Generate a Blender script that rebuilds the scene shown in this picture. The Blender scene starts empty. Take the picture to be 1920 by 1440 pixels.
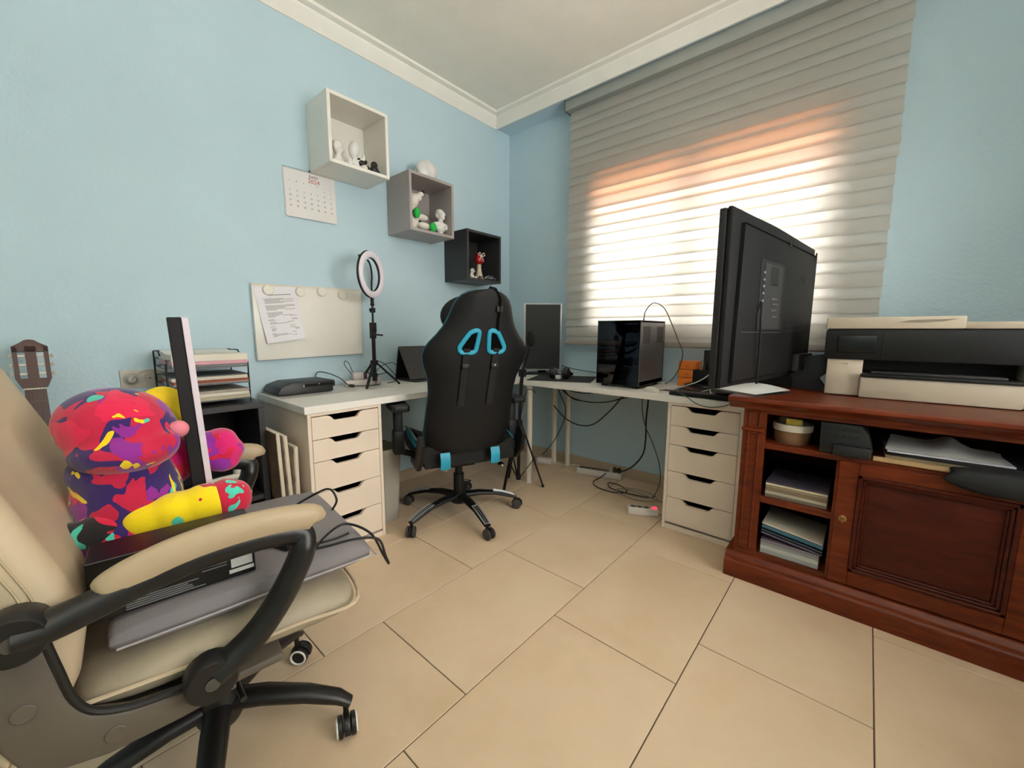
import bpy, bmesh, math, random
from mathutils import Vector, Matrix, Euler, noise
random.seed(7)
S = bpy.context.scene
COL = S.collection
PI = math.pi

# ------------------------------------------------------------------ camera
cam_data = bpy.data.cameras.new('camera')
cam = bpy.data.objects.new('camera', cam_data)
COL.objects.link(cam)
YAW, PITCH, ROLL = math.radians(41.285), math.radians(-7.484), math.radians(0.238)
fwd = Vector((-math.sin(YAW) * math.cos(PITCH), math.cos(YAW) * math.cos(PITCH), math.sin(PITCH)))
rgt = Vector((math.cos(YAW), math.sin(YAW), 0))
upv = rgt.cross(fwd)
rgt, upv = (rgt * math.cos(ROLL) + upv * math.sin(ROLL)), (upv * math.cos(ROLL) - rgt * math.sin(ROLL))
cam.matrix_world = Matrix(((rgt.x, upv.x, -fwd.x, 2.419), (rgt.y, upv.y, -fwd.y, -2.711), (rgt.z, upv.z, -fwd.z, 1.068), (0, 0, 0, 1)))
cam_data.sensor_width = 36.0
cam_data.lens = 36.0 * 755.3 / 1920
cam_data.clip_start = 0.02
S.camera = cam

# ------------------------------------------------------------------ daylight
world = bpy.data.worlds.new('daylight')
S.world = world
world.use_nodes = True
_bg = world.node_tree.nodes['Background']
_bg.inputs[0].default_value = (1.0, 0.965, 0.91, 1)
_bg.inputs[1].default_value = 4.6

def portal(loc, rot, sx, sy):
    # daylight portal: guides sky sampling through a window opening, gives off no light itself
    d = bpy.data.lights.new('window_portal', 'AREA'); d.shape = 'RECTANGLE'; d.size = sx; d.size_y = sy; d.cycles.is_portal = True
    o = bpy.data.objects.new('window_portal', d); COL.objects.link(o); o.location = loc; o.rotation_euler = rot
portal((1.535, .09, 1.62), (-PI / 2, 0, 0), 1.47, 1.16)
portal((3.77, -1.50, 1.50), (PI / 2, 0, PI / 2), 1.50, 1.50)

S.view_settings.view_transform = 'Standard'
S.view_settings.look = 'None'
S.view_settings.gamma = 1
S.view_settings.use_curve_mapping = False
S.view_settings.exposure = 1.38

# ------------------------------------------------------------------ materials
def lin(h):
    h = h.lstrip('#')
    return tuple((c / 12.92 if c <= .04045 else ((c + .055) / 1.055) ** 2.4) for c in (int(h[i:i + 2], 16) / 255 for i in (0, 2, 4))) + (1,)
MATS = {}
def mat(name, col='#808080', rough=.5, metal=0., var=0., vscale=6., bump=0., bscale=80., spec=.5, sheen=0., stretch=None, rvar=0., emit=None, estr=0., coat=0., alpha=1.):
    if name in MATS: return MATS[name]
    m = bpy.data.materials.new(name); m.use_nodes = True
    nt = m.node_tree; N = nt.nodes; Lk = nt.links
    b = N['Principled BSDF']
    c = lin(col)
    b.inputs['Base Color'].default_value = c
    b.inputs['Roughness'].default_value = rough
    b.inputs['Metallic'].default_value = metal
    b.inputs['Specular IOR Level'].default_value = spec
    if sheen: b.inputs['Sheen Weight'].default_value = sheen
    if coat: b.inputs['Coat Weight'].default_value = coat; b.inputs['Coat Roughness'].default_value = .12
    if emit: b.inputs['Emission Color'].default_value = lin(emit); b.inputs['Emission Strength'].default_value = estr
    tc = N.new('ShaderNodeTexCoord'); vec = tc.outputs['Object']
    if stretch:
        mp = N.new('ShaderNodeMapping'); mp.inputs['Scale'].default_value = stretch
        Lk.new(vec, mp.inputs[0]); vec = mp.outputs[0]
    v = max(var, .03)
    nz = N.new('ShaderNodeTexNoise'); nz.inputs['Scale'].default_value = vscale; nz.inputs['Detail'].default_value = 5; nz.inputs['Roughness'].default_value = .6
    Lk.new(vec, nz.inputs['Vector'])
    cr = N.new('ShaderNodeValToRGB')
    cr.color_ramp.elements[0].position = .3; cr.color_ramp.elements[1].position = .7
    cr.color_ramp.elements[0].color = tuple(min(1, x * (1 - v)) for x in c[:3]) + (1,)
    cr.color_ramp.elements[1].color = tuple(min(1, x * (1 + v)) for x in c[:3]) + (1,)
    Lk.new(nz.outputs['Fac'], cr.inputs[0]); Lk.new(cr.outputs[0], b.inputs['Base Color'])
    if rvar:
        mr = N.new('ShaderNodeMapRange'); mr.inputs[1].default_value = .3; mr.inputs[2].default_value = .7
        mr.inputs[3].default_value = max(.02, rough - rvar); mr.inputs[4].default_value = min(1, rough + rvar)
        Lk.new(nz.outputs['Fac'], mr.inputs[0]); Lk.new(mr.outputs[0], b.inputs['Roughness'])
    if bump:
        n2 = N.new('ShaderNodeTexNoise'); n2.inputs['Scale'].default_value = bscale; n2.inputs['Detail'].default_value = 3
        Lk.new(vec, n2.inputs['Vector'])
        bp = N.new('ShaderNodeBump'); bp.inputs['Strength'].default_value = bump; bp.inputs['Distance'].default_value = .004
        Lk.new(n2.outputs['Fac'], bp.inputs['Height']); Lk.new(bp.outputs[0], b.inputs['Normal'])
    MATS[name] = m
    return m

def fabric_mat(name, col, trans, tfac):
    """woven blind cloth: lets part of the daylight through, scattered"""
    if name in MATS: return MATS[name]
    m = bpy.data.materials.new(name); m.use_nodes = True
    nt = m.node_tree; N = nt.nodes; Lk = nt.links
    N.remove(N['Principled BSDF'])
    out = N['Material Output']
    d = N.new('ShaderNodeBsdfDiffuse'); d.inputs[0].default_value = lin(col)
    t = N.new('ShaderNodeBsdfTranslucent')
    tc = N.new('ShaderNodeTexCoord')
    mp = N.new('ShaderNodeMapping'); mp.inputs['Scale'].default_value = (3, 1, 160); Lk.new(tc.outputs['Object'], mp.inputs[0])
    nz = N.new('ShaderNodeTexNoise'); nz.inputs['Scale'].default_value = 4; nz.inputs['Detail'].default_value = 4; Lk.new(mp.outputs[0], nz.inputs['Vector'])
    cr = N.new('ShaderNodeValToRGB'); c = lin(trans)
    cr.color_ramp.elements[0].position = .3; cr.color_ramp.elements[1].position = .7
    cr.color_ramp.elements[0].color = tuple(x * .9 for x in c[:3]) + (1,); cr.color_ramp.elements[1].color = c
    Lk.new(nz.outputs['Fac'], cr.inputs[0]); Lk.new(cr.outputs[0], t.inputs[0])
    mx = N.new('ShaderNodeMixShader'); mx.inputs[0].default_value = tfac
    Lk.new(d.outputs[0], mx.inputs[1]); Lk.new(t.outputs[0], mx.inputs[2]); Lk.new(mx.outputs[0], out.inputs[0])
    MATS[name] = m
    return m

def glass_mat(name, tint='#ffffff', gloss=.08, rough=.02):
    """thin pane: clear with a faint mirror reflection"""
    if name in MATS: return MATS[name]
    m = bpy.data.materials.new(name); m.use_nodes = True
    nt = m.node_tree; N = nt.nodes; Lk = nt.links
    N.remove(N['Principled BSDF'])
    t = N.new('ShaderNodeBsdfTransparent'); t.inputs[0].default_value = lin(tint)
    g = N.new('ShaderNodeBsdfGlossy'); g.inputs['Roughness'].default_value = rough
    fr = N.new('ShaderNodeFresnel'); fr.inputs[0].default_value = 1.45
    mx = N.new('ShaderNodeMixShader'); Lk.new(fr.outputs[0], mx.inputs[0])
    Lk.new(t.outputs[0], mx.inputs[1]); Lk.new(g.outputs[0], mx.inputs[2]); Lk.new(mx.outputs[0], N['Material Output'].inputs[0])
    MATS[name] = m
    return m

def splatter_mat(name, cols, scale, seed, thr=None):
    """printed plush cloth: hard-edged blotches of several dyes"""
    if name in MATS: return MATS[name]
    m = bpy.data.materials.new(name); m.use_nodes = True
    nt = m.node_tree; N = nt.nodes; Lk = nt.links
    b = N['Principled BSDF']; b.inputs['Roughness'].default_value = .9; b.inputs['Sheen Weight'].default_value = .3
    tc = N.new('ShaderNodeTexCoord')
    cur = None
    for i, (c, t) in enumerate(cols):
        if cur is None:
            cur = N.new('ShaderNodeRGB').outputs[0]; cur.default_value = lin(c); continue
        mp = N.new('ShaderNodeMapping'); mp.inputs['Location'].default_value = (seed * 3.1 + i * 7.7, seed + i * 2.3, i * 5.1)
        Lk.new(tc.outputs['Object'], mp.inputs[0])
        nz = N.new('ShaderNodeTexNoise'); nz.inputs['Scale'].default_value = scale * (1 + .25 * (i % 3)); nz.inputs['Detail'].default_value = 2.2; nz.inputs['Roughness'].default_value = .55; nz.inputs['Distortion'].default_value = .6
        Lk.new(mp.outputs[0], nz.inputs['Vector'])
        gt = N.new('ShaderNodeMath'); gt.operation = 'GREATER_THAN'; gt.inputs[1].default_value = t
        Lk.new(nz.outputs['Fac'], gt.inputs[0])
        mx = N.new('ShaderNodeMix'); mx.data_type = 'RGBA'
        Lk.new(gt.outputs[0], mx.inputs[0]); Lk.new(cur, mx.inputs[6]); mx.inputs[7].default_value = lin(c)
        cur = mx.outputs[2]
    Lk.new(cur, b.inputs['Base Color'])
    n2 = N.new('ShaderNodeTexNoise'); n2.inputs['Scale'].default_value = 40; Lk.new(tc.outputs['Object'], n2.inputs['Vector'])
    bp = N.new('ShaderNodeBump'); bp.inputs['Strength'].default_value = .35; bp.inputs['Distance'].default_value = .006
    Lk.new(n2.outputs['Fac'], bp.inputs['Height']); Lk.new(bp.outputs[0], b.inputs['Normal'])
    MATS[name] = m
    return m

# ------------------------------------------------------------------ geometry helpers
V = Vector
def T(x=0, y=0, z=0): return Matrix.Translation((x, y, z))
def RX(a): return Matrix.Rotation(math.radians(a), 4, 'X')
def RY(a): return Matrix.Rotation(math.radians(a), 4, 'Y')
def RZ(a): return Matrix.Rotation(math.radians(a), 4, 'Z')
def SC(x, y=None, z=None): return Matrix.Diagonal((x, y if y is not None else x, z if z is not None else x, 1))
def spline(pts, n=6, closed=False):
    P = [V(p) for p in pts]
    if len(P) < 3: return P
    out = []
    k = len(P)
    rng = range(k if closed else k - 1)
    for i in rng:
        if closed: a, b, c, d = P[(i - 1) % k], P[i], P[(i + 1) % k], P[(i + 2) % k]
        else: a, b, c, d = P[max(i - 1, 0)], P[i], P[i + 1], P[min(i + 2, k - 1)]
        for j in range(n):
            t = j / n
            out.append(.5 * ((2 * b) + (c - a) * t + (2 * a - 5 * b + 4 * c - d) * t * t + (3 * b - a - 3 * c + d) * t * t * t))
    if not closed: out.append(P[-1])
    return out
PM = {}
class G:
    def __init__(s): s.v = []; s.f = []
    def raw(s, vs, fs, m=None):
        o = len(s.v)
        s.v += [(m @ V(p)) if m is not None else V(p) for p in vs]
        s.f += [tuple(i + o for i in f) for f in fs]
        return s
    def xf(s, m): s.v = [m @ p for p in s.v]; return s
    def bm(s, b, m=None):
        b.verts.index_update()
        s.raw([v.co.copy() for v in b.verts], [[v.index for v in f.verts] for f in b.faces], m); b.free(); return s
    def box(s, x0, x1, y0, y1, z0, z1, bev=0, seg=2, m=None):
        b = bmesh.new(); bmesh.ops.create_cube(b, size=1)
        for v in b.verts: v.co = V(((x0 + x1) / 2 + v.co.x * (x1 - x0), (y0 + y1) / 2 + v.co.y * (y1 - y0), (z0 + z1) / 2 + v.co.z * (z1 - z0)))
        if bev: bmesh.ops.bevel(b, geom=list(b.edges), offset=bev, segments=seg, affect='EDGES', profile=.5)
        return s.bm(b, m)
    def cbox(s, sx, sy, sz, bev=0, seg=2, m=None): return s.box(-sx / 2, sx / 2, -sy / 2, sy / 2, -sz / 2, sz / 2, bev, seg, m)
    def prism(s, poly, d0, d1, axis='y', bev=0, m=None):
        """polygon (a,b) extruded along axis: y -> (a,d,b)  x -> (d,a,b)  z -> (a,b,d)"""
        f = {'y': lambda a, b, d: (a, d, b), 'x': lambda a, b, d: (d, a, b), 'z': lambda a, b, d: (a, b, d)}[axis]
        n = len(poly)
        vs = [f(a, b, d0) for a, b in poly] + [f(a, b, d1) for a, b in poly]
        fs = [tuple(range(n))[::-1], tuple(range(n, 2 * n))] + [(i, (i + 1) % n, n + (i + 1) % n, n + i) for i in range(n)]
        b = bmesh.new(); bv = [b.verts.new(p) for p in vs]
        for q in fs: b.faces.new([bv[i] for i in q])
        bmesh.ops.recalc_face_normals(b, faces=b.faces)
        if bev:
            ed = [e for e in b.edges if (e.verts[0].index < 0) or True]
            b.verts.index_update()
            ed = [e for e in b.edges if (e.verts[0].index < n) == (e.verts[1].index < n)]
            bmesh.ops.bevel(b, geom=ed, offset=bev, segments=2, affect='EDGES', profile=.5)
        return s.bm(b, m)
    def tube(s, pts, r, seg=8, caps=True, up=None, closed=False, m=None):
        """r: number, list of numbers, or list of (ra, rb); ra lies along up x tangent, rb along up"""
        P = [V(p) for p in pts]; n = len(P)
        rr = [r] * n if not isinstance(r, (list, tuple)) or (isinstance(r, tuple)) else list(r)
        rr = [(q, q) if not isinstance(q, tuple) else q for q in rr]
        vs = []; prev = None
        for i, p in enumerate(P):
            if closed: t = P[(i + 1) % n] - P[i - 1]
            else: t = P[min(i + 1, n - 1)] - P[max(i - 1, 0)]
            if t.length < 1e-9: t = V((0, 0, 1))
            t.normalize()
            if up is not None:
                a = V(up).cross(t)
                if a.length < 1e-4: a = prev if prev else t.orthogonal()
                a.normalize()
            else:
                if prev is None: a = t.orthogonal().normalized()
                else:
                    a = prev - t * prev.dot(t)
                    a = a.normalized() if a.length > 1e-6 else t.orthogonal().normalized()
            prev = a
            b = t.cross(a)
            for k in range(seg):
                w = 2 * PI * k / seg
                vs.append(p + a * (rr[i][0] * math.cos(w)) + b * (rr[i][1] * math.sin(w)))
        fs = []
        for i in range(n if closed else n - 1):
            j = (i + 1) % n
            for k in range(seg): fs.append((i * seg + k, i * seg + (k + 1) % seg, j * seg + (k + 1) % seg, j * seg + k))
        if caps and not closed: fs += [tuple(range(seg))[::-1], tuple((n - 1) * seg + k for k in range(seg))]
        return s.raw(vs, fs, m)
    def cyl(s, p0, p1, r, r1=None, seg=16, m=None): return s.tube([p0, p1], [r, r if r1 is None else r1], seg, m=m)
    def lathe(s, prof, seg=20, m=None):
        """(r, z) profile spun about z"""
        vs = []; fs = []
        for r, z in prof:
            for k in range(seg): w = 2 * PI * k / seg; vs.append((max(r, 1e-5) * math.cos(w), max(r, 1e-5) * math.sin(w), z))
        n = len(prof)
        for i in range(n - 1):
            for k in range(seg): fs.append((i * seg + k, i * seg + (k + 1) % seg, (i + 1) * seg + (k + 1) % seg, (i + 1) * seg + k))
        fs += [tuple(range(seg))[::-1], tuple((n - 1) * seg + k for k in range(seg))]
        return s.raw(vs, fs, m)
    def ell(s, c, r, seg=16, m=None, rot=None):
        b = bmesh.new(); bmesh.ops.create_uvsphere(b, u_segments=seg, v_segments=max(6, seg * 2 // 3), radius=1)
        r = r if isinstance(r, (tuple, list)) else (r, r, r)
        M_ = T(*c) @ (rot if rot is not None else Matrix()) @ SC(*r)
        return s.bm(b, (m @ M_) if m is not None else M_)
    def sheet(s, fn, nu, nv, th=0, m=None):
        """fn(u,v) surface; th thickens it along its normals"""
        vs = [V(fn(i / nu, j / nv)) for j in range(nv + 1) for i in range(nu + 1)]
        q = lambda i, j: j * (nu + 1) + i
        fs = [(q(i, j), q(i + 1, j), q(i + 1, j + 1), q(i, j + 1)) for j in range(nv) for i in range(nu)]
        if th:
            nn = []
            for j in range(nv + 1):
                for i in range(nu + 1):
                    a = vs[q(min(i + 1, nu), j)] - vs[q(max(i - 1, 0), j)]; b = vs[q(i, min(j + 1, nv))] - vs[q(i, max(j - 1, 0))]
                    c = a.cross(b); nn.append(c.normalized() if c.length > 1e-12 else V((0, 0, 1)))
            k = len(vs); vs = vs + [p - n_ * th for p, n_ in zip(vs, nn)]
            fs = fs + [tuple(x + k for x in f[::-1]) for f in fs]
            ring = [q(i, 0) for i in range(nu)] + [q(nu, j) for j in range(nv)] + [q(i, nv) for i in range(nu, 0, -1)] + [q(0, j) for j in range(nv, 0, -1)]
            for a, b in zip(ring, ring[1:] + ring[:1]): fs.append((b, a, a + k, b + k))
        return s.raw(vs, fs, m)
    def text(s, body, size, m, align='CENTER', ext=.0004):
        cu = bpy.data.curves.new('t', 'FONT'); cu.body = body; cu.size = size; cu.align_x = align; cu.extrude = ext; cu.resolution_u = 2
        ob = bpy.data.objects.new('t', cu); me = ob.to_mesh()
        s.raw([v.co.copy() for v in me.vertices], [tuple(p.vertices) for p in me.polygons], m)
        ob.to_mesh_clear(); bpy.data.objects.remove(ob); bpy.data.curves.remove(cu)
        return s
    def obj(s, name, material, parent=None, world=False, smooth=35, label=None, mods=None, kind=None):
        vs = s.v
        loc = None
        if parent is not None:
            if world: inv = PM[parent.name].inverted(); vs = [inv @ p for p in vs]
        else:
            xs = [p.x for p in vs]; ys = [p.y for p in vs]; zs = [p.z for p in vs]
            loc = V(((min(xs) + max(xs)) / 2, (min(ys) + max(ys)) / 2, min(zs))); vs = [p - loc for p in vs]
        me = bpy.data.meshes.new(name); me.from_pydata([tuple(p) for p in vs], [], s.f); me.update()
        b = bmesh.new(); b.from_mesh(me); bmesh.ops.recalc_face_normals(b, faces=b.faces); b.to_mesh(me); b.free()
        if smooth:
            me.polygons.foreach_set('use_smooth', [True] * len(me.polygons))
            me.set_sharp_from_angle(angle=math.radians(smooth))
        me.materials.append(material)
        o = bpy.data.objects.new(name, me); COL.objects.link(o)
        if parent is not None: o.parent = parent; PM[o.name] = PM[parent.name]
        else: o.location = loc; PM[o.name] = Matrix.Translation(loc)
        if label: o['label'] = label
        if kind: o['kind'] = kind
        if mods: mods(o)
        return o
def thing(name, label, cat, loc=(0, 0, 0), rot=0, group=None):
    o = bpy.data.objects.new(name, None); COL.objects.link(o); o.empty_display_size = .05
    o.location = loc; o.rotation_euler = (0, 0, math.radians(rot)); PM[o.name] = T(*loc) @ RZ(rot)
    o['label'] = label; o['category'] = cat
    if group: o['group'] = group
    return o
def tag(o, label, cat, group=None):
    o['label'] = label; o['category'] = cat
    if group: o['group'] = group
    return o
def remesh(vox=.006, it=6):
    def f(o):
        r = o.modifiers.new('remesh', 'REMESH'); r.mode = 'VOXEL'; r.voxel_size = vox; r.use_smooth_shade = True
        s_ = o.modifiers.new('smooth', 'SMOOTH'); s_.factor = .5; s_.iterations = it
    return f
def bar(g, p0, p1, w, h, up=(0, 0, 1), bev=.001, m=None):
    p0, p1 = V(p0), V(p1); t = (p1 - p0); L_ = t.length; t.normalize()
    a = V(up).cross(t)
    a = a.normalized() if a.length > 1e-5 else t.orthogonal().normalized()
    b = t.cross(a)
    M_ = Matrix(((a.x, b.x, t.x, (p0.x + p1.x) / 2), (a.y, b.y, t.y, (p0.y + p1.y) / 2), (a.z, b.z, t.z, (p0.z + p1.z) / 2), (0, 0, 0, 1)))
    return g.cbox(w, h, L_, bev, 1, (m @ M_) if m is not None else M_)
def solo(name, g, material, label, cat, group=None, **kw): return tag(g.obj(name, material, None, **kw), label, cat, group)
def struct(name, g, material, parent=None, **kw):
    o = g.obj(name, material, parent, **kw)
    if parent is None: o['kind'] = 'structure'
    return o
def cable(pts, r, material, label, name='cable', n=6): return solo(name, G().tube(spline(pts, n), r, 6), material, label, 'cable')
# ------------------------------------------------------------------ the room
RXM, RYM, RH = 3.70, -4.10, 2.77
M_wall = mat('blue wall paint', '#b8d0da', .75, var=.02, vscale=1.5, bump=.5, bscale=70)
M_ceil = mat('white ceiling paint', '#ece8dc', .85, var=.01, bump=.1, bscale=60)
M_corn = mat('white plaster cornice', '#ece9df', .7, var=.01)
M_grout = mat('dark grout', '#5f503f', .9, var=.1)
M_base = mat('beige ceramic skirting', '#b9a58c', .35, var=.05)
M_alu = mat('grey aluminium profile', '#9a948c', .4, metal=.6)

def tile_material():
    m = bpy.data.materials.new('beige glazed floor tile'); m.use_nodes = True
    nt = m.node_tree; N = nt.nodes; Lk = nt.links; b = N['Principled BSDF']
    tc = N.new('ShaderNodeNewGeometry'); oi = N.new('ShaderNodeObjectInfo')
    ad = N.new('ShaderNodeVectorMath'); ad.operation = 'ADD'
    sc = N.new('ShaderNodeVectorMath'); sc.operation = 'SCALE'; sc.inputs[0].default_value = (13, 7, 3); Lk.new(oi.outputs['Random'], sc.inputs['Scale'])
    Lk.new(tc.outputs['Position'], ad.inputs[0]); Lk.new(sc.outputs[0], ad.inputs[1])
    n1 = N.new('ShaderNodeTexNoise'); n1.inputs['Scale'].default_value = 2.6; n1.inputs['Detail'].default_value = 7; n1.inputs['Roughness'].default_value = .62; n1.inputs['Distortion'].default_value = .3
    Lk.new(ad.outputs[0], n1.inputs['Vector'])
    cr = N.new('ShaderNodeValToRGB'); e = cr.color_ramp.elements
    e[0].position = .3; e[0].color = lin('#cdb392'); e[1].position = .72; e[1].color = lin('#dac3a5')
    x = e.new(.5); x.color = lin('#d5bc9d')
    Lk.new(n1.outputs['Fac'], cr.inputs[0]); Lk.new(cr.outputs[0], b.inputs['Base Color'])
    n2 = N.new('ShaderNodeTexNoise'); n2.inputs['Scale'].default_value = 13; n2.inputs['Detail'].default_value = 9; n2.inputs['Distortion'].default_value = .2
    Lk.new(ad.outputs[0], n2.inputs['Vector'])
    mr = N.new('ShaderNodeMapRange'); mr.inputs[1].default_value = .35; mr.inputs[2].default_value = .65; mr.inputs[3].default_value = .34; mr.inputs[4].default_value = .46
    Lk.new(n2.outputs['Fac'], mr.inputs[0]); Lk.new(mr.outputs[0], b.inputs['Roughness'])
    bp = N.new('ShaderNodeBump'); bp.inputs['Strength'].default_value = .03; bp.inputs['Distance'].default_value = .003
    Lk.new(n1.outputs['Fac'], bp.inputs['Height']); Lk.new(bp.outputs[0], b.inputs['Normal'])
    return m
M_tile = tile_material()

fl = struct('floor', G().box(0, RXM, RYM, 0, -.1, -.0025), M_grout)
TW, TL, GAP = .4543, .6650, .0035
cols = []
x = .708 - 2 * TW; k = 0
full = None
while x < RXM:
    oy = -1.334 if k % 2 == 1 else -1.549      # joints of alternate rows sit a third of a tile apart
    y = oy
    while y > RYM: y -= TL
    while y < 0:
        a0, a1 = max(x, 0), min(x + TW, RXM); b0, b1 = max(y, RYM), min(y + TL, 0)
        if a1 - a0 > .02 and b1 - b0 > .02:
            cut = (a1 - a0 < TW - .001) or (b1 - b0 < TL - .001)
            if cut or full is None:
                w, h = a1 - a0 - GAP, b1 - b0 - GAP
                g = G().box(-w / 2, w / 2, -h / 2, h / 2, -.008, 0, .0012, 1)
                me = bpy.data.meshes.new('tile'); me.from_pydata([tuple(p) for p in g.v], [], g.f); me.materials.append(M_tile)
                if not cut: full = me
            else: me = full
            o = bpy.data.objects.new('tile', me); COL.objects.link(o); o.parent = fl
            o.location = V(((a0 + a1) / 2, (b0 + b1) / 2, 0)) - fl.location
        y += TL
    x += TW; k += 1
struct('wall_left', G().box(-.15, 0, RYM - .15, .35, 0, RH), M_wall)
WX0, WX1, WZ0, WZ1 = .80, 2.27, 1.04, 2.20
g = G()
g.box(-.15, WX0, 0, .22, 0, RH); g.box(WX1, RXM + .15, 0, .22, 0, RH); g.box(WX0, WX1, 0, .22, 0, WZ0); g.box(WX0, WX1, 0, .22, WZ1, RH)
struct('wall_back', g, M_wall)
g = G(); QY0, QY1, QZ0, QZ1 = -2.25, -.75, .75, 2.25
g.box(RXM, RXM + .15, RYM - .15, QY0, 0, RH); g.box(RXM, RXM + .15, QY1, 0, 0, RH); g.box(RXM, RXM + .15, QY0, QY1, 0, QZ0); g.box(RXM, RXM + .15, QY0, QY1, QZ1, RH)
struct('wall_right', g, M_wall)
struct('wall_front', G().box(0, RXM, RYM - .15, RYM, 0, RH), M_wall)
struct('ceiling', G().box(-.15, RXM + .15, RYM - .15, .22, RH, RH + .12), M_ceil)
BEAM = -.165
struct('trim_1', G().box(0, RXM, BEAM, 0, 2.695, RH), M_wall)            # boxed lintel above the blind
prof = [(0, 2.683), (.010, 2.683), (.014, 2.692), (.030, 2.706), (.052, 2.738), (.056, 2.744), (.056, 2.75), (.088, 2.756), (.092, 2.762), (.092, RH), (0, RH)]
struct('trim_2', G().prism([(a, b) for a, b in prof], RYM, BEAM + .001, 'y'), M_corn)
struct('trim_3', G().prism([(BEAM - a, b) for a, b in prof], 0, RXM, 'x'), M_corn)
struct('trim_4', G().prism([(RXM - a, b) for a, b in prof], RYM, BEAM, 'y'), M_corn)
bp_ = [(0, 0), (.009, 0), (.009, .068), (.006, .074), (0, .076)]
struct('baseboard_left', G().prism(bp_, RYM, 0, 'y'), M_base)
struct('baseboard_back', G().prism([(-a, b) for a, b in bp_], 0, RXM, 'x'), M_base)

# window: sliding aluminium sashes, panes, handle, sill, half-lowered shutter outside
win = bpy.data.objects.new('window_1', None); COL.objects.link(win); win.location = ((WX0 + WX1) / 2, .03, WZ0); win['kind'] = 'structure'; PM['window_1'] = T(*win.location)
M_frame = mat('brown lacquered aluminium', '#8a7468', .45)
M_pane = glass_mat('window glass')
g = G(); fw = .035
g.box(WX0, WX0 + fw, .0, .085, WZ0, WZ1); g.box(WX1 - fw, WX1, .0, .085, WZ0, WZ1); g.box(WX0, WX1, .0, .085, WZ0, WZ0 + fw); g.box(WX0, WX1, .0, .085, WZ1 - fw, WZ1)
g.obj('window_frame', M_frame, win, world=True)
MX = 1.535
for a, b, y in ((WX0 + fw, MX + .03, .01), (MX - .03, WX1 - fw, .045)):
    g = G(); s_ = .05
    g.box(a, a + s_, y, y + .03, WZ0 + fw, WZ1 - fw); g.box(b - s_, b, y, y + .03, WZ0 + fw, WZ1 - fw)
    g.box(a, b, y, y + .03, WZ0 + fw, WZ0 + fw + s_); g.box(a, b, y, y + .03, WZ1 - fw - s_, WZ1 - fw)
    sash = g.obj('sash', M_frame, win, world=True)
    G().box(a + s_, b - s_, y + .013, y + .017, WZ0 + fw + s_, WZ1 - fw - s_).obj('pane', M_pane, sash, world=True)
G().box(MX - .012, MX + .012, -.035, .01, 1.46, 1.64, .006).obj('handle', mat('black handle', '#1c1a19', .5), win, world=True)
G().box(WX0 - .03, WX1 + .03, .085, .26, WZ0 - .03, WZ0 + .002).obj('window_sill', M_base, win, world=True)
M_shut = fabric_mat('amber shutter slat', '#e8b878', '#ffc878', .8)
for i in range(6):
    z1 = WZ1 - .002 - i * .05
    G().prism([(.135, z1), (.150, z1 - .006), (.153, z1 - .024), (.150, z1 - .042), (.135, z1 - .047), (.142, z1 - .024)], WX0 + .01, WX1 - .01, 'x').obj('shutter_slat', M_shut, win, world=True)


# unseen window added in the right wall to let in fill light
w2 = bpy.data.objects.new('added_window', None); COL.objects.link(w2); w2.location = (RXM + .05, (QY0 + QY1) / 2, QZ0); w2['kind'] = 'structure'; PM['added_window'] = T(*w2.location)
g = G(); xa, xb, qm = RXM + .03, RXM + .10, (QY0 + QY1) / 2
g.box(xa, xb, QY0, QY0 + .05, QZ0, QZ1); g.box(xa, xb, QY1 - .05, QY1, QZ0, QZ1); g.box(xa, xb, QY0, QY1, QZ0, QZ0 + .05); g.box(xa, xb, QY0, QY1, QZ1 - .05, QZ1); g.box(xa, xb, qm - .03, qm + .03, QZ0, QZ1)
g.obj('window_frame', M_frame, w2, world=True)
for a, b in ((QY0 + .05, qm - .03), (qm + .03, QY1 - .05)): G().box(RXM + .063, RXM + .067, a, b, QZ0 + .05, QZ1 - .05).obj('pane', M_pane, w2, world=True)
# ------------------------------------------------------------------ zebra blind
BX0, BX1 = .672, 2.445
bl = thing('roller_blind', 'off-white double-layer zebra roller blind drawn down over the window', 'blind', ((BX0 + BX1) / 2, -.09, .97))
M_bandA = fabric_mat('dense blind band', '#b9b5ad', '#e9e4da', .34)
M_bandB = fabric_mat('sheer blind band', '#c2beb7', '#f6f2ea', .46)
M_rail = mat('grey blind cassette', '#9da09a', .4)
g = G(); g.prism([(-.136, 2.622), (-.140, 2.628), (-.142, 2.680), (-.136, 2.694), (-.045, 2.694), (-.045, 2.635), (-.06, 2.622)], BX0 - .02, BX1 + .015, 'x', .003); g.obj('head_rail', M_rail, bl, world=True)
G().box(BX0 - .024, BX0 - .018, -.144, -.045, 2.618, 2.694, .002).obj('end_cap', mat('dark end cap', '#4d524f', .5), bl, world=True)
PER = .1265; ztop = 2.634; zbot = .995
z = ztop; i = 0
while z > zbot + .01:
    for kind, h in (('A', .0715), ('B', .055)):
        z1 = max(z - h, zbot)
        if z - z1 < .008: continue
        y0, y1 = -.082, -.1005
        off = random.uniform(-.0025, .0025); wv = random.uniform(0, 6)
        hh = z - z1
        def fn(u, v, z=z, hh=hh, y0=y0, y1=y1, off=off, wv=wv):
            x = BX0 + (BX1 - BX0) * u + off + (.0035 if v > .7 else 0) * (1 if u > .5 else -1)
            bow = math.sin(v * PI) * .004
            return (x, y0 + (y1 - y0) * v - bow + .0012 * math.sin(u * 5 + wv), z + .004 - (hh + .014) * v)
        G().sheet(fn, 14, 5).obj('fabric_band', M_bandA if kind == 'A' else M_bandB, bl, world=True)
        z = z1
    i += 1
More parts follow.
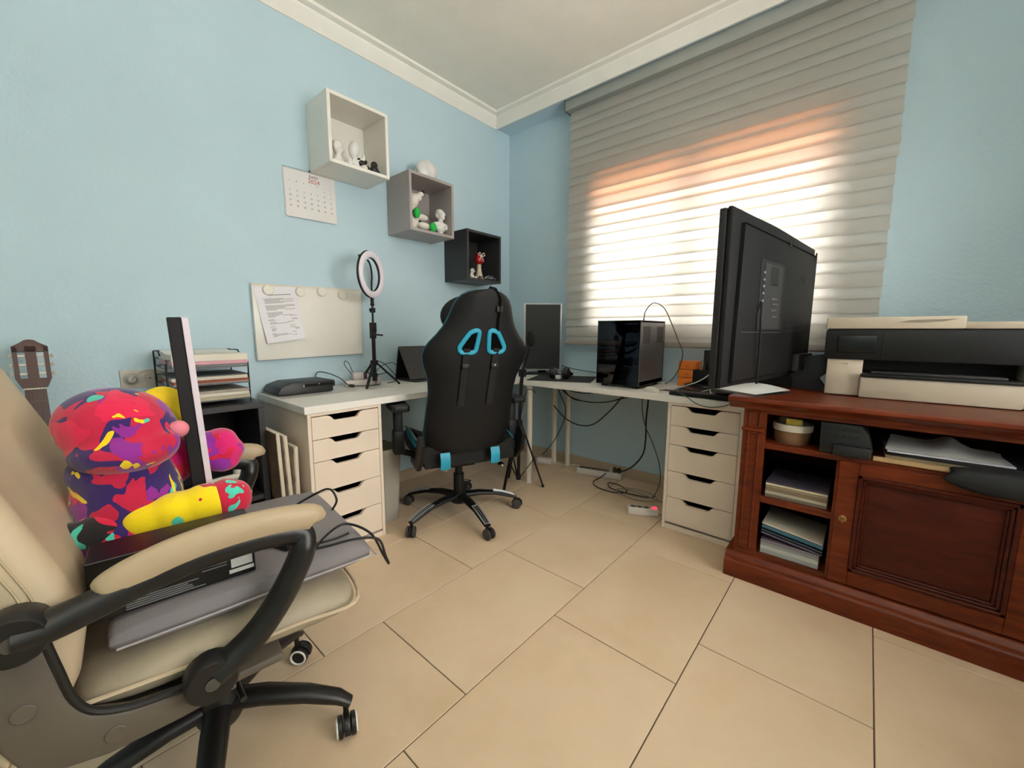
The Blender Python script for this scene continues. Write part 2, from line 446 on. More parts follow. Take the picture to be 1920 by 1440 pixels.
G().prism([(-.112, .968), (-.118, .975), (-.118, .992), (-.110, 1.003), (-.085, 1.003), (-.08, .992), (-.08, .975), (-.086, .968)], BX0, BX1, 'x', .002).obj('bottom_bar', mat('pale grey bottom bar', '#a39a92', .45), bl, world=True)

# ------------------------------------------------------------------ wall cubes
def cube_shelf(y, z, col, label, inner=None):
    t = thing('wall_cube_shelf', label, 'shelf', (0, y + .175, z))
    M_ = mat('laminate ' + col, col, .45, var=.02)
    th = .018; d = .25
    G().box(.001, d, y, y + th, z, z + .35, .0012, 1).obj('side_panel', M_, t, world=True)
    G().box(.001, d, y + .35 - th, y + .35, z, z + .35, .0012, 1).obj('side_panel', M_, t, world=True)
    G().box(.001, d, y + th, y + .35 - th, z + .35 - th, z + .35, .0012, 1).obj('top_panel', M_, t, world=True)
    G().box(.001, d, y + th, y + .35 - th, z, z + th, .0012, 1).obj('bottom_panel', M_, t, world=True)
    G().box(.001, .008, y + th, y + .35 - th, z + th, z + .35 - th).obj('back_panel', M_, t, world=True)
CUBES = [(-1.674, 1.936), (-1.191, 1.685), (-.724, 1.429)]
cube_shelf(-1.674, 1.936, '#e4e1d8', 'white open cube shelf, highest on the blue wall')
cube_shelf(-1.191, 1.685, '#a39b97', 'grey open cube shelf, in the middle of the stepped row')
cube_shelf(-.724, 1.429, '#2e2d2e', 'black open cube shelf, lowest of the row and nearest the corner')

# ------------------------------------------------------------------ desks and drawer units
M_white = mat('white foil laminate', '#e4d4c2', .4, var=.015)
M_top = mat('white desk top foil', '#e9e4dc', .35, var=.015)
M_leg = mat('off-white steel leg', '#d8cfc0', .35)
def desk(x0, x1, y0, y1, legs, label):
    t = thing('desk', label, 'desk', ((x0 + x1) / 2, (y0 + y1) / 2, 0), 0)
    G().box(x0, x1, y0, y1, .70, .734, .0015, 1).obj('table_top', M_top, t, world=True)
    for lx, ly in legs:
        g = G().cyl((lx, ly, .004), (lx, ly, .70), .02, seg=20); g.cyl((lx, ly, .690), (lx, ly, .70), .032, seg=20); g.cyl((lx, ly, 0), (lx, ly, .008), .024, seg=20)
        g.obj('leg', M_leg, t, world=True)
desk(.005, .602, -2.012, -.012, [(.06, -.80), (.572, -.085), (.06, -.085)], 'long white desk top against the blue wall under the whiteboard')
desk(.636, 2.018, -.590, -.012, [(.688, -.552), (.688, -.062)], 'white desk with round legs below the window blind')
DH = [.106, .104, .145, .145, .145]
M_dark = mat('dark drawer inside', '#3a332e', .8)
def drawer_unit(loc, rot, label):
    t = thing('drawer_unit', label, 'drawer unit', loc, rot)
    W, D_, H = .36, .57, .70; th = .016
    G().box(0, th, 0, D_, 0, H, .001, 1).obj('side_panel', M_white, t)
    G().box(W - th, W, 0, D_, 0, H, .001, 1).obj('side_panel', M_white, t)
    G().box(th, W - th, 0, D_, H - .014, H, .001, 1).obj('top_panel', M_white, t)
    G().box(th, W - th, .002, D_, 0, .026, .001, 1).obj('plinth', M_white, t)
    G().box(th, W - th, D_ - .008, D_, .026, H - .014).obj('back_panel', M_white, t)
    z = H - .017
    for h in DH:
        x0, x1 = th + .002, W - th - .002; c = (x0 + x1) / 2 - .004
        z1 = z - .0015; z0 = z - h + .0015
        nt_ = [(c - .092, z1), (c - .080, z1 - .002), (c - .070, z1 - .008), (c - .058, z1 - .022), (c - .050, z1 - .026), (c + .050, z1 - .026), (c + .058, z1 - .022), (c + .070, z1 - .008), (c + .080, z1 - .002), (c + .092, z1)]
        # drawn as strips so the scoop stays a clean concave outline
        poly = [(x0, z0), (x1, z0), (x1, z1)] + nt_[::-1] + [(x0, z1)]
        dr = G().prism(poly, .001, .018, 'y').obj('drawer', M_white, t)
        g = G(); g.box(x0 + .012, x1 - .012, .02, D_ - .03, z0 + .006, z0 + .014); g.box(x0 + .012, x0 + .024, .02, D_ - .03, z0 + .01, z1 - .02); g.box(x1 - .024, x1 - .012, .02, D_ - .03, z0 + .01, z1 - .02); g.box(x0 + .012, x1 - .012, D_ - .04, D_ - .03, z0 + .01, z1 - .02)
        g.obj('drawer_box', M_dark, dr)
        z -= h
drawer_unit((.596, -2.000, 0), 90, 'white five-drawer unit at the end of the long desk beside the armchair')
drawer_unit((1.652, -.580, 0), 0, 'white five-drawer unit under the window desk beside the wooden sideboard')
solo('desk_protector', G().box(.02, .325, -1.998, -1.385, .7342, .7354), mat('grey plastic sheet', '#cdc8c2', .3), 'thin pale grey plastic sheet lying on the back of the long desk', 'desk pad')

# ------------------------------------------------------------------ sideboard
def wood_mat(name, c0, c1, c2, rough=.35):
    m = bpy.data.materials.new(name); m.use_nodes = True; nt = m.node_tree; N = nt.nodes; Lk = nt.links; b = N['Principled BSDF']
    tc = N.new('ShaderNodeTexCoord'); mp = N.new('ShaderNodeMapping'); mp.inputs['Scale'].default_value = (1.2, 8, 8); Lk.new(tc.outputs['Object'], mp.inputs[0])
    nz = N.new('ShaderNodeTexNoise'); nz.inputs['Scale'].default_value = 4; nz.inputs['Detail'].default_value = 8; nz.inputs['Distortion'].default_value = 1.5; Lk.new(mp.outputs[0], nz.inputs['Vector'])
    cr = N.new('ShaderNodeValToRGB'); e = cr.color_ramp.elements; e[0].position = .3; e[0].color = lin(c0); e[1].position = .72; e[1].color = lin(c2); k = e.new(.5); k.color = lin(c1)
    Lk.new(nz.outputs['Fac'], cr.inputs[0]); Lk.new(cr.outputs[0], b.inputs['Base Color']); b.inputs['Roughness'].default_value = rough; b.inputs['Specular IOR Level'].default_value = .25
    return m
M_wood = wood_mat('reddish stained wood', '#4e1c0c', '#64270f', '#733114')
M_wood2 = wood_mat('dark red panel wood', '#371007', '#45160a', '#501c0d')
M_woodin = wood_mat('wood inside', '#4c210f', '#632d15', '#74391c', .55)
SX0, SX1, SY, SB = 2.052, 3.56, -.80, -.14     # body left, right, front plane, back
sb = thing('sideboard', 'reddish-brown wooden sideboard with moulded top and panelled door', 'sideboard', ((SX0 + SX1) / 2, (SY + SB) / 2, 0))
def wp(name, g, m=M_wood, parent=None): return g.obj(name, m, parent or sb, world=True)
tp = [(SY - .055, .803), (SY - .058, .797), (SY - .058, .787), (SY - .05, .78), (SY - .04, .776), (SY - .028, .768), (SY - .018, .76), (SY - .014, .752), (SB, .752), (SB, .803)]
wp('moulded_top', G().prism(tp, SX0 - .052, SX1 + .05, 'x'))
pp = [(SY - .030, 0), (SY - .030, .066), (SY - .026, .074), (SY - .02, .078), (SY - .018, .088), (SY - .010, .094), (SY - .006, .104), (SY, .108), (SB, .108), (SB, 0)]
wp('plinth', G().prism(pp, SX0 - .028, SX1 + .028, 'x'))
wp('side_panel', G().box(SX0, SX0 + .02, SY + .02, SB, .108, .752))
wp('side_panel', G().box(SX1 - .02, SX1, SY + .02, SB, .108, .752))
wp('back_panel', G().box(SX0 + .02, SX1 - .02, SB - .01, SB, .108, .752), M_woodin)
def stile(x0, x1):
    g = G(); g.box(x0, x1, SY, SY + .022, .108, .752)
    o = wp('stile', g)
    i = .018
    g = G()
    for (z0, z1) in ((.135, .655), (.672, .742)):
        for a in ((x0 + i, x1 - i, z0, z0 + .008), (x0 + i, x1 - i, z1 - .008, z1), (x0 + i, x0 + i + .008, z0, z1), (x1 - i - .008, x1 - i, z0, z1)):
            g.box(a[0], a[1], SY - .006, SY + .001, a[2], a[3], .002, 1)
    g.box(x0 - .004, x1 - .004, SY - .01, SY + .001, .656, .671, .003, 1)
    wp('moulding', g, M_wood, o)
stile(SX0, SX0 + .082)
wp('top_rail', G().box(SX0 + .082, SX1 - .08, SY + .004, SY + .026, .735, .752))
wp('bottom_board', G().box(SX0 + .02, SX1 - .02, SY + .01, SB - .01, .108, .126), M_woodin)
wp('shelf', G().box(SX0 + .02, SX1 - .02, SY + .004, SB - .01, .588, .612, .003, 1))
wp('shelf', G().box(SX0 + .02, 2.375, SY + .012, SB - .01, .352, .378, .002, 1))
wp('divider', G().box(2.372, 2.392, SY + .004, SB - .01, .126, .588))
wp('divider', G().box(2.902, 2.922, SY + .004, SB - .01, .126, .588))
# door
DX0, DX1, DZ0, DZ1 = 2.380, 2.880, .116, .594
g = G(); r = .058
g.box(DX0, DX0 + r, SY - .003, SY + .017, DZ0, DZ1, .002, 1); g.box(DX1 - r, DX1, SY - .003, SY + .017, DZ0, DZ1, .002, 1)
g.box(DX0 + r, DX1 - r, SY - .003, SY + .017, DZ0, DZ0 + r, .002, 1); g.box(DX0 + r, DX1 - r, SY - .003, SY + .017, DZ1 - r + .012, DZ1, .002, 1)
door = wp('door', g)
g = G(); a0, a1, c0, c1 = DX0 + r, DX1 - r, DZ0 + r, DZ1 - r + .012
for o_, w_, y_ in ((0, .012, -.008), (.012, .010, -.002), (.022, .008, .004)):
    for q in ((a0 + o_, a1 - o_, c0 + o_, c0 + o_ + w_), (a0 + o_, a1 - o_, c1 - o_ - w_, c1 - o_), (a0 + o_, a0 + o_ + w_, c0 + o_, c1 - o_), (a1 - o_ - w_, a1 - o_, c0 + o_, c1 - o_)):
        g.box(q[0], q[1], SY + y_, SY + .017, q[2], q[3], .002, 1)
wp('panel_moulding', g, M_wood2, door)
# raised field with bevelled rim
def field(a0, a1, c0, c1, rim, yb, yf):
    vs = [(a0, yb, c0), (a1, yb, c0), (a1, yb, c1), (a0, yb, c1), (a0 + rim, yf, c0 + rim), (a1 - rim, yf, c0 + rim), (a1 - rim, yf, c1 - rim), (a0 + rim, yf, c1 - rim)]
    return G().raw(vs, [(0, 1, 5, 4), (1, 2, 6, 5), (2, 3, 7, 6), (3, 0, 4, 7), (4, 5, 6, 7), (3, 2, 1, 0)])
wp('door_panel', field(a0 + .03, a1 - .03, c0 + .03, c1 - .03, .04, SY + .012, SY - .001), M_wood2, door)
g = G().lathe([(.0001, 0), (.012, .0), (.013, .002), (.010, .004), (.004, .0045), (.0035, .001)], 18, T(DX0 + .026, SY - .003, .372) @ RX(90)); g.box(DX0 + .0245, DX0 + .0275, SY - .0085, SY - .006, .356, .372)
wp('lock', g, mat('aged brass', '#a07c4a', .35, metal=.8), door)
wp('stile', G().box(2.882, 2.9135, SY, SY + .02, .108, .60))
# second door further right, beyond the first
g = G(); X0, X1 = 2.915, 3.47
g.box(X0, X0 + r, SY - .003, SY + .017, DZ0, DZ1, .002, 1); g.box(X1 - r, X1, SY - .003, SY + .017, DZ0, DZ1, .002, 1); g.box(X0 + r, X1 - r, SY - .003, SY + .017, DZ0, DZ0 + r, .002, 1); g.box(X0 + r, X1 - r, SY - .003, SY + .017, DZ1 - r, DZ1, .002, 1); g.box(X0 + r, X1 - r, SY + .006, SY + .014, DZ0 + r, DZ1 - r)
wp('door', g)
stile(SX1 - .082, SX1)
# ------------------------------------------------------------------ added uplighter, unseen behind the view: fill light by way of the ceiling
LX, LY = 2.95, -3.0
lamp = thing('added_uplighter', 'added unseen fill lamp, tall and black with an upturned bowl shade', 'lamp', (LX, LY, 0))
M_lmp = mat('black lamp metal', '#1d1d1d', .4)
G().lathe([(.001, 0), (.14, 0), (.14, .012), (.03, .025), (.001, .025)], 24, T(LX, LY, 0)).obj('base', M_lmp, lamp, world=True)
G().cyl((LX, LY, .02), (LX, LY, 1.62), .012).obj('pole', M_lmp, lamp, world=True)
G().lathe([(.02, 1.60), (.08, 1.62), (.15, 1.67), (.19, 1.73), (.185, 1.73), (.145, 1.68), (.08, 1.635), (.02, 1.62)], 28, T(LX, LY, 0)).obj('bowl_shade', M_lmp, lamp, world=True)
G().lathe([(.001, 1.69), (.15, 1.69), (.15, 1.695), (.001, 1.695)], 24, T(LX, LY, 0)).obj('light_disc', mat('lit diffuser', '#fff4e2', .4, emit='#fff6ea', estr=95), lamp, world=True)
# ------------------------------------------------------------------ gaming chair (local: sitter faces +y)
M_blk = mat('black leatherette', '#0c0c0c', .55, var=.06, bump=.12, bscale=160, spec=.3)
M_blk2 = mat('black plastic', '#0c0c0c', .5, var=.04, spec=.35)
M_web = mat('black webbing', '#0b0b0b', .8)
M_cyan = mat('turquoise leatherette', '#1590ad', .5, var=.05)
M_grey = mat('silver trim', '#a8a8a8', .35, metal=.4)
M_chr = mat('chromed metal', '#b8b8b8', .15, metal=1.)
gc = thing('gaming_chair', 'black gaming chair with turquoise details seen from behind at the long desk', 'chair', (.700, -1.220, 0), 67)
OUT = [(.445, .150), (.47, .205), (.50, .222), (.565, .234), (.65, .232), (.77, .226), (.83, .234), (.875, .250), (.91, .265), (.95, .272), (.985, .266), (1.015, .246), (1.05, .214), (1.085, .188), (1.12, .170), (1.155, .158), (1.19, .146), (1.215, .132), (1.235, .112), (1.25, .082), (1.258, .045), (1.26, .012)]
def hw(z):
    for (a, wa), (b, wb) in zip(OUT, OUT[1:]):
        if a <= z <= b: return wa + (wb - wa) * (z - a) / (b - a)
    return OUT[-1][1]
def yb(z): return -.235 - (z - .45) * .20 - .03 * max(0, z - 1.0)
XO = -.02
def back_pt(u, z, side):
    """side 0 rear skin, 1 front skin ; u in -1..1"""
    w = hw(z); x = u * w
    wrap = .045 * abs(u) ** 3                     # bolsters come forward
    edge = math.sqrt(max(0, 1 - abs(u) ** 6))
    tk = .085 * edge * (1 if z < 1.2 else max(.15, (1.27 - z) / .07))
    lean = .05 * max(0, z - .9)
    y = yb(z) + wrap
    if side: y += tk - .02 * math.exp(-(u / .55) ** 2) * edge
    else: y -= .012 * edge
    return V((x + XO + .06 * (z - .45) * 1.0, y, z))
zs = [OUT[0][0]]
for (a, _), (b, _) in zip(OUT, OUT[1:]): zs += [a + (b - a) * .5, b]
us = [-1, -.97, -.9, -.8, -.65, -.45, -.2, 0, .2, .45, .65, .8, .9, .97, 1]
vs = []; fs = []
nu = len(us)
for z in zs:
    ring = [back_pt(u, z, 0) for u in us] + [back_pt(u, z, 1) for u in us[::-1][1:-1]]
    vs += ring
R_ = 2 * nu - 2
for i in range(len(zs) - 1):
    for k in range(R_): fs.append((i * R_ + k, i * R_ + (k + 1) % R_, (i + 1) * R_ + (k + 1) % R_, (i + 1) * R_ + k))
fs += [tuple(range(R_))[::-1], tuple((len(zs) - 1) * R_ + k for k in range(R_))]
backrest = G().raw(vs, fs).obj('backrest', M_blk, gc, smooth=60)
edge = [back_pt(-1, z, 0) for z in zs if z > .5] + [back_pt(1, z, 0) for z in zs[::-1] if z > .5]
G().tube([p + V((0, .012, 0)) for p in edge], .003, 6).obj('piping', mat('dark teal piping', '#1c6878', .5), backrest)
# two strap cut-outs as flat panels, hole darkness put into the colour, turquoise surrounds
for s in (-1, 1):
    prof = [(.029, 1.066), (.044, 1.070), (.066, 1.062), (.078, 1.050), (.110, 1.000), (.114, .984), (.106, .970), (.090, .966), (.052, .966), (.038, .972), (.032, .985), (.026, 1.050)]
    loop = []
    for a, z in prof:
        w = hw(z); p = back_pt(s * a / w, z, 0); loop.append(V((p.x, p.y - .004, p.z)))
    lp = spline(loop, 3, closed=True)
    G().tube(lp, [(.0115, .006)] * len(lp), 8, closed=True, up=(0, 1, 0)).obj('strap_opening_surround', M_cyan, backrest)
    cx_ = sum((p for p in loop), V()) / len(loop)
    g = G(); n = len(lp); vv = [V((cx_.x + (p.x - cx_.x) * .92, p.y + .0005, cx_.z + (p.z - cx_.z) * .92)) for p in lp] + [V((cx_.x, cx_.y - .001, cx_.z))]
    g.raw(vv, [(i, (i + 1) % n, n) for i in range(n)]); g.obj('dark_opening_panel', mat('dark opening panel', '#050505', .95, spec=.1), backrest)
    # lumbar strap hanging from the opening, with a slider buckle
    pts = []
    for z in (.985, .972, .95, .90, .85, .78, .70):
        w = hw(z); p = back_pt(s * (.078 if s < 0 else .072) / w, z, 0); pts.append(V((p.x, p.y - .008, z)))
    G().tube(pts, [(.017, .0018)] * len(pts), 8, up=(0, 1, 0)).obj('strap', M_web, gc)
    p = pts[3]
    G().cbox(.036, .010, .026, .003, 2, T(p.x, p.y - .003, p.z)).obj('buckle', M_blk2, gc)
    if s > 0: G().ell((p.x, p.y - .010, p.z + .002), (.004, .003, .006), 8).obj('buckle_pin', M_chr, gc)
# head pillow, its strap over the top
G().ell((XO + .035, yb(1.13) + .135, 1.135), (.175, .060, .115), 24, rot=RX(-11)).obj('head_pillow', M_blk, gc)
pts = [(XO + .07, yb(1.24) + .10, 1.235), (XO + .075, yb(1.25) + .05, 1.268), (XO + .078, yb(1.25) - .008, 1.255)] + [tuple(back_pt(.045 / hw(z) + .1, z, 0) + V((0, -.006, 0))) for z in (1.22, 1.17, 1.12, 1.07)]
G().tube(pts, [(.014, .0018)] * len(pts), 8, up=(1, 0, 0)).obj('strap', M_web, gc)
p = V(pts[4]); G().cbox(.034, .012, .03, .003, 2, T(*p)).obj('buckle', M_blk2, gc)
# seat: pad with raised side bolsters
def seat_fn(top):
    def f(u, v):
        x = (u - .5) * .52; y = -.22 + v * .50
        e = abs(u - .5) * 2
        zz = .455 + (.055 * max(0, (e - .55) / .45) ** 1.2 if e > .55 else 0) + .012 * math.sin(v * PI)
        ed = (1 - max(0, (e - .86) / .14) ** 2 * .7) * (1 - max(0, (v - .88) / .12) ** 2 * .6)
        return (x, y, zz * 1 - (1 - ed) * .06) if top else (x * .94, y, .375)
    return f
g = G(); n1, n2 = 20, 12
tp_ = [seat_fn(True)(i / n1, j / n2) for j in range(n2 + 1) for i in range(n1 + 1)]; bt_ = [seat_fn(False)(i / n1, j / n2) for j in range(n2 + 1) for i in range(n1 + 1)]
K = len(tp_); q = lambda i, j: j * (n1 + 1) + i
fs = [(q(i, j), q(i + 1, j), q(i + 1, j + 1), q(i, j + 1)) for j in range(n2) for i in range(n1)]
fs += [tuple(x_ + K for x_ in f[::-1]) for f in fs]
ring = [q(i, 0) for i in range(n1)] + [q(n1, j) for j in range(n2)] + [q(i, n2) for i in range(n1, 0, -1)] + [q(0, j) for j in range(n2, 0, -1)]
fs += [(b, a, a + K, b + K) for a, b in zip(ring, ring[1:] + ring[:1])]
seat = g.raw(tp_ + bt_, fs).obj('seat', M_blk, gc, smooth=60)
for s in (-1, 1):
    G().prism([(-.10, .475), (.16, .512), (.19, .49), (.12, .46), (-.06, .45)], s * .243, s * .262, 'x').obj('seat_inset', M_cyan, seat)
    G().tube(spline([(s * .257, -.20, .475), (s * .262, -.05, .512), (s * .262, .12, .522), (s * .255, .25, .495)]), .004, 6).obj('piping', M_grey if s < 0 else M_cyan, seat)
# turquoise pull tabs under the backrest
for xx, a in ((-.135, 4), (.135, -4)):
    G().sheet(lambda u, v, xx=xx: (XO + xx + (u - .5) * .05, -.262 - .010 * math.sin(v * 3), .462 - .085 * v), 4, 6, .004).obj('fabric_tab', M_cyan, gc)
# recline plates, mechanism, gas lift
for s in (-1, 1):
    G().prism([(-.30, .52), (-.26, .56), (-.22, .55), (-.16, .42), (-.05, .40), (-.05, .37), (-.20, .365), (-.27, .43)], s * .262, s * .284, 'x', .003).obj('recline_bracket', M_blk2, gc)
g = G(); g.box(-.12, .12, -.15, .15, .345, .378, .006); g.box(-.07, .07, -.09, .09, .315, .35, .008); g.obj('tilt_mechanism', M_blk2, gc)
g = G(); g.cyl((.06, .0, .345), (.30, -.02, .335), .006); g.ell((.30, -.02, .335), (.03, .012, .008), 10); g.obj('height_lever', M_blk2, gc)
g = G(); g.cyl((.12, -.12, .36), (.17, -.20, .345), .008); g.ell((.175, -.21, .342), (.018, .03, .012), 12); g.obj('tension_knob', M_chr, gc)
g = G(); g.lathe([(.001, .32), (.021, .32), (.021, .25), (.030, .25), (.031, .09), (.001, .09)], 18); g.obj('gas_lift', M_blk2, gc)
# armrests
for s in (-1, 1):
    X_ = s * .335
    post = G(); post.box(X_ - .022, X_ + .022, -.028, .028, .41, .66, .008); post.box(X_ - .028, X_ + .028, -.034, .034, .41, .54, .008)
    bar(post, (X_, 0, .425), (s * .20, 0, .375), .05, .022)
    po = post.obj('armrest_post', M_blk2, gc)
    G().prism([(X_ - .045, -.10), (X_ - .05, .06), (X_ - .038, .13), (X_ + .038, .13), (X_ + .05, .06), (X_ + .045, -.10), (X_ + .03, -.115), (X_ - .03, -.115)], .655, .688, 'z', .006).obj('armrest_pad', M_blk2, po)
# five-star base and casters
def caster(parent, p, ang, r=.030, wheel=M_blk2, hood=M_blk2, rim=None):
    """p: stem foot on the leg's end, floor at z=0"""
    m = T(p[0], p[1], 0) @ RZ(ang)
    g = G(); g.cyl((0, 0, r * 1.7), (0, 0, p[2]), .007)
    hp = [(.012 + r * math.cos(a_) * 1.12, r + r * math.sin(a_) * 1.12) for a_ in [math.radians(k) for k in range(-8, 200, 16)]] + [(.012 - r * .5, r * .9), (.012 + r * .6, r * .9)]
    g.prism(hp, -.0075, .0075, 'y', .002); 
    cg = g.obj('caster', hood, parent) if False else None
    c = G(); c.raw(g.v, g.f, m); c = c.obj('caster', hood, parent)
    for s in (-1, 1):
        w = G().lathe([(.001, -.007), (r * .85, -.007), (r, -.004), (r, .004), (r * .85, .007), (.001, .007)], 20, m @ T(.012, s * .016, r) @ RX(90)).obj('wheel', wheel, c)
        if rim: G().tube([(.012 + r * .80 * math.cos(a_), s * .0235, r + r * .80 * math.sin(a_)) for a_ in [2 * PI * k / 20 for k in range(20)]], .0032, 6, closed=True, m=m).obj('rim_ring', rim, c)
    return c
base = G().lathe([(.001, .075), (.045, .078), (.055, .09), (.05, .125), (.036, .14), (.001, .14)], 20)
for k in range(5):
    a = math.radians(-88 + 72 * k - 67); d = V((math.cos(a), math.sin(a), 0))
    base.tube([d * .03 + V((0, 0, .118)), d * .12 + V((0, 0, .122)), d * .22 + V((0, 0, .110)), d * .30 + V((0, 0, .085)), d * .345 + V((0, 0, .070))], [(.030, .020), (.027, .016), (.023, .013), (.021, .011), (.019, .008)], 10, up=(0, 0, 1))
base = base.obj('star_base', M_blk2, gc)
for k in range(5):
    a = math.radians(-88 + 72 * k - 67); d = V((math.cos(a), math.sin(a), 0)); n_ = V((-d.y, d.x, 0))
    P_ = lambda r_, w_, z_: d * r_ + n_ * w_ + V((0, 0, z_))
    g = G()
    for w0 in (-.012, 0, .012):
        g.tube([P_(.205, w0, .1265), P_(.25, w0, .116), P_(.30, w0, .0985), P_(.335, w0 * .8, .0845)], .0018, 5)
    g.tube([P_(.20, -.018, .127), P_(.20, .018, .127), P_(.25, .0175, .1165), P_(.30, .0165, .099), P_(.34, .014, .083), P_(.34, -.014, .083), P_(.30, -.0165, .099), P_(.25, -.0175, .1165)], .0024, 5, closed=True)
    g.obj('foot_plate', M_grey, base)
    caster(base, d * .340 + V((0, 0, .075)), math.degrees(a) + (40, 15, -30, 80, 10)[k], .0295, wheel=mat('grey rubber wheel', '#3a3633', .5))

# ------------------------------------------------------------------ cream executive armchair (local: sitter faces +y, +x is the near side)
M_crm = mat('cream leatherette', '#c0ae91', .5, var=.05, bump=.25, bscale=45)
M_crm2 = mat('worn shaded cream leatherette', '#a29680', .6, var=.07, bump=.35, bscale=38)  # worn cream, darkened further: the seat's shade is put into its colour
M_plate = mat('taupe plastic shell', '#5f574c', .55, var=.05)
M_ablk = mat('black nylon', '#151413', .4, var=.05)
AF = math.degrees(math.atan2(.993, .118)) - 90
ac = thing('armchair', 'cream leather office armchair with black arms, loaded with things', 'chair', (1.26, -2.53, 0), AF)
# seat cushion
def slab(x0, x1, y0, y1, fz0, fz1, n=16, rnd=.35, rc=.09):
    """cushion with rounded rim: fz0/fz1 give lower and upper skin heights at (u,v)"""
    g = G(); vs = []; 
    e = lambda t: max(0., 1 - abs(2 * t - 1) ** 6) ** 1.4
    cs = lambda i: .5 - .5 * math.cos(PI * i / n)
    for top in (0, 1):
        for j in range(n + 1):
            for i in range(n + 1):
                u, v = cs(i), cs(j)
                k = (e(u) * e(v)) ** rnd
                zl, zh = fz0(u, v), fz1(u, v); mid = (zl + zh) / 2
                a_, b_ = 2 * u - 1, 2 * v - 1
                ra, rb_ = a_ * (1 - rc * b_ ** 6), b_ * (1 - rc * a_ ** 6)
                vs.append(((x0 + x1) / 2 + (x1 - x0) / 2 * ra, (y0 + y1) / 2 + (y1 - y0) / 2 * rb_, mid + ((zh if top else zl) - mid) * k))
    K = (n + 1) ** 2; q = lambda i, j: j * (n + 1) + i
    f1 = [(q(i, j), q(i + 1, j), q(i + 1, j + 1), q(i, j + 1)) for j in range(n) for i in range(n)]
    fs = [tuple(x_ + K for x_ in f) for f in f1] + [f[::-1] for f in f1]
    rg = [q(i, 0) for i in range(n)] + [q(n, j) for j in range(n)] + [q(i, n) for i in range(n, 0, -1)] + [q(0, j) for j in range(n, 0, -1)]
    fs += [(b, a, a + K, b + K) for a, b in zip(rg, rg[1:] + rg[:1])]
    return g.raw(vs, fs)
slab(-.255, .255, -.20, .30, lambda u, v: .40 - .03 * v - .005 * v, lambda u, v: .470 + .012 * math.sin(PI * v) - .012 * (v > .9), 20).obj('seat_cushion', M_crm2, ac, smooth=60)
G().tube(spline([(.258, -.19, .452), (.26, .0, .437), (.258, .15, .428), (.25, .285, .425), (.0, .302, .425), (-.25, .285, .425), (-.258, 0, .437)]), .004, 6).obj('seat_seam', mat('cream piping', '#bfae92', .6), ac)
# seat pan and side shell sweeping up to the back
for s in (-1, 1):
    prof = [(.03, .398), (-.06, .405), (-.12, .415), (-.165, .437), (-.185, .475), (-.195, .53), (-.205, .60), (-.232, .605), (-.252, .57), (-.262, .50), (-.262, .44), (-.245, .395), (-.21, .366), (-.15, .352), (-.06, .352), (.03, .360)]
    sh = G().prism(prof, s * .245, s * .275, 'x', .006).obj('side_shell', M_plate, ac, smooth=50)
    G().tube(spline([(s * .272, .03, .402), (s * .272, -.06, .411), (s * .272, -.12, .421), (s * .272, -.162, .443), (s * .272, -.182, .48), (s * .272, -.192, .535), (s * .272, -.20, .585)]), .0062, 8).obj('black_edge_strip', M_ablk, sh)
    for (yy, zz) in ((-.232, .488), (-.140, .385)):
        G().lathe([(.001, 0), (.014, 0), (.0145, .0015), (.013, .003), (.001, .003)], 18, T(s * .275, yy, zz) @ RY(90 * s)).obj('screw_cap', M_plate, sh)
G().box(-.25, .25, -.25, .12, .352, .372, .006).obj('seat_pan', M_plate, ac)
# backrest: tall padded shell with stitched near edge
EDGE = [(.40, -.205), (.43, -.19), (.50, -.163), (.59, -.148), (.67, -.165), (.75, -.192), (.85, -.228), (1.0, -.282), (1.15, -.335), (1.2, -.35)]
def ey(z):
    for (a, ya), (b, yb_) in zip(EDGE, EDGE[1:]):
        if a <= z <= b: return ya + (yb_ - ya) * (z - a) / (b - a)
    return EDGE[-1][1]
def bpt(u, z, side):
    w = .268 - .05 * max(0, (z - .85) / .3)
    ends = max(0., 1 - abs((z - .775) / .375) ** 10) ** .5
    dish = .055 * max(0., 1 - u * u) ** 1.5 - .03 * max(0., 1 - (u / .75) ** 4) * (1 if abs(u) < .75 else 0) * (.5 + .5 * math.cos((z - .62) * 14))
    mid = ey(z) - .055
    rd = max(0., 1 - abs(u) ** 16) ** .5
    return V((u * w, mid + (.055 * rd * ends - dish * ends) if side else mid - .045 * rd * ends - .02 * (1 - u * u), z))
zs = [.40 + .75 * k / 30 for k in range(31)]; us = [-1, -.995, -.98, -.955, -.92, -.86, -.75, -.6, -.4, -.2, 0, .2, .4, .6, .75, .86, .92, .955, .98, .995, 1]
vs = []; fs = []; nu = len(us); R_ = 2 * nu - 2
for z in zs: vs += [bpt(u, z, 1) for u in us] + [bpt(u, z, 0) for u in us[::-1][1:-1]]
for i in range(30):
    for k in range(R_): fs.append((i * R_ + k, i * R_ + (k + 1) % R_, (i + 1) * R_ + (k + 1) % R_, (i + 1) * R_ + k))
fs += [tuple(range(R_))[::-1], tuple(30 * R_ + k for k in range(R_))]
bk = G().raw(vs, fs).obj('backrest', M_crm, ac, smooth=70)
for o_ in (-.006, .006):
    G().tube([V((bpt(1, z, 1).x + .001, ey(z) - .05 + o_, z)) for z in zs[2:-3]], .0016, 5).obj('stitching', mat('cream thread', '#b8a888', .8), bk)
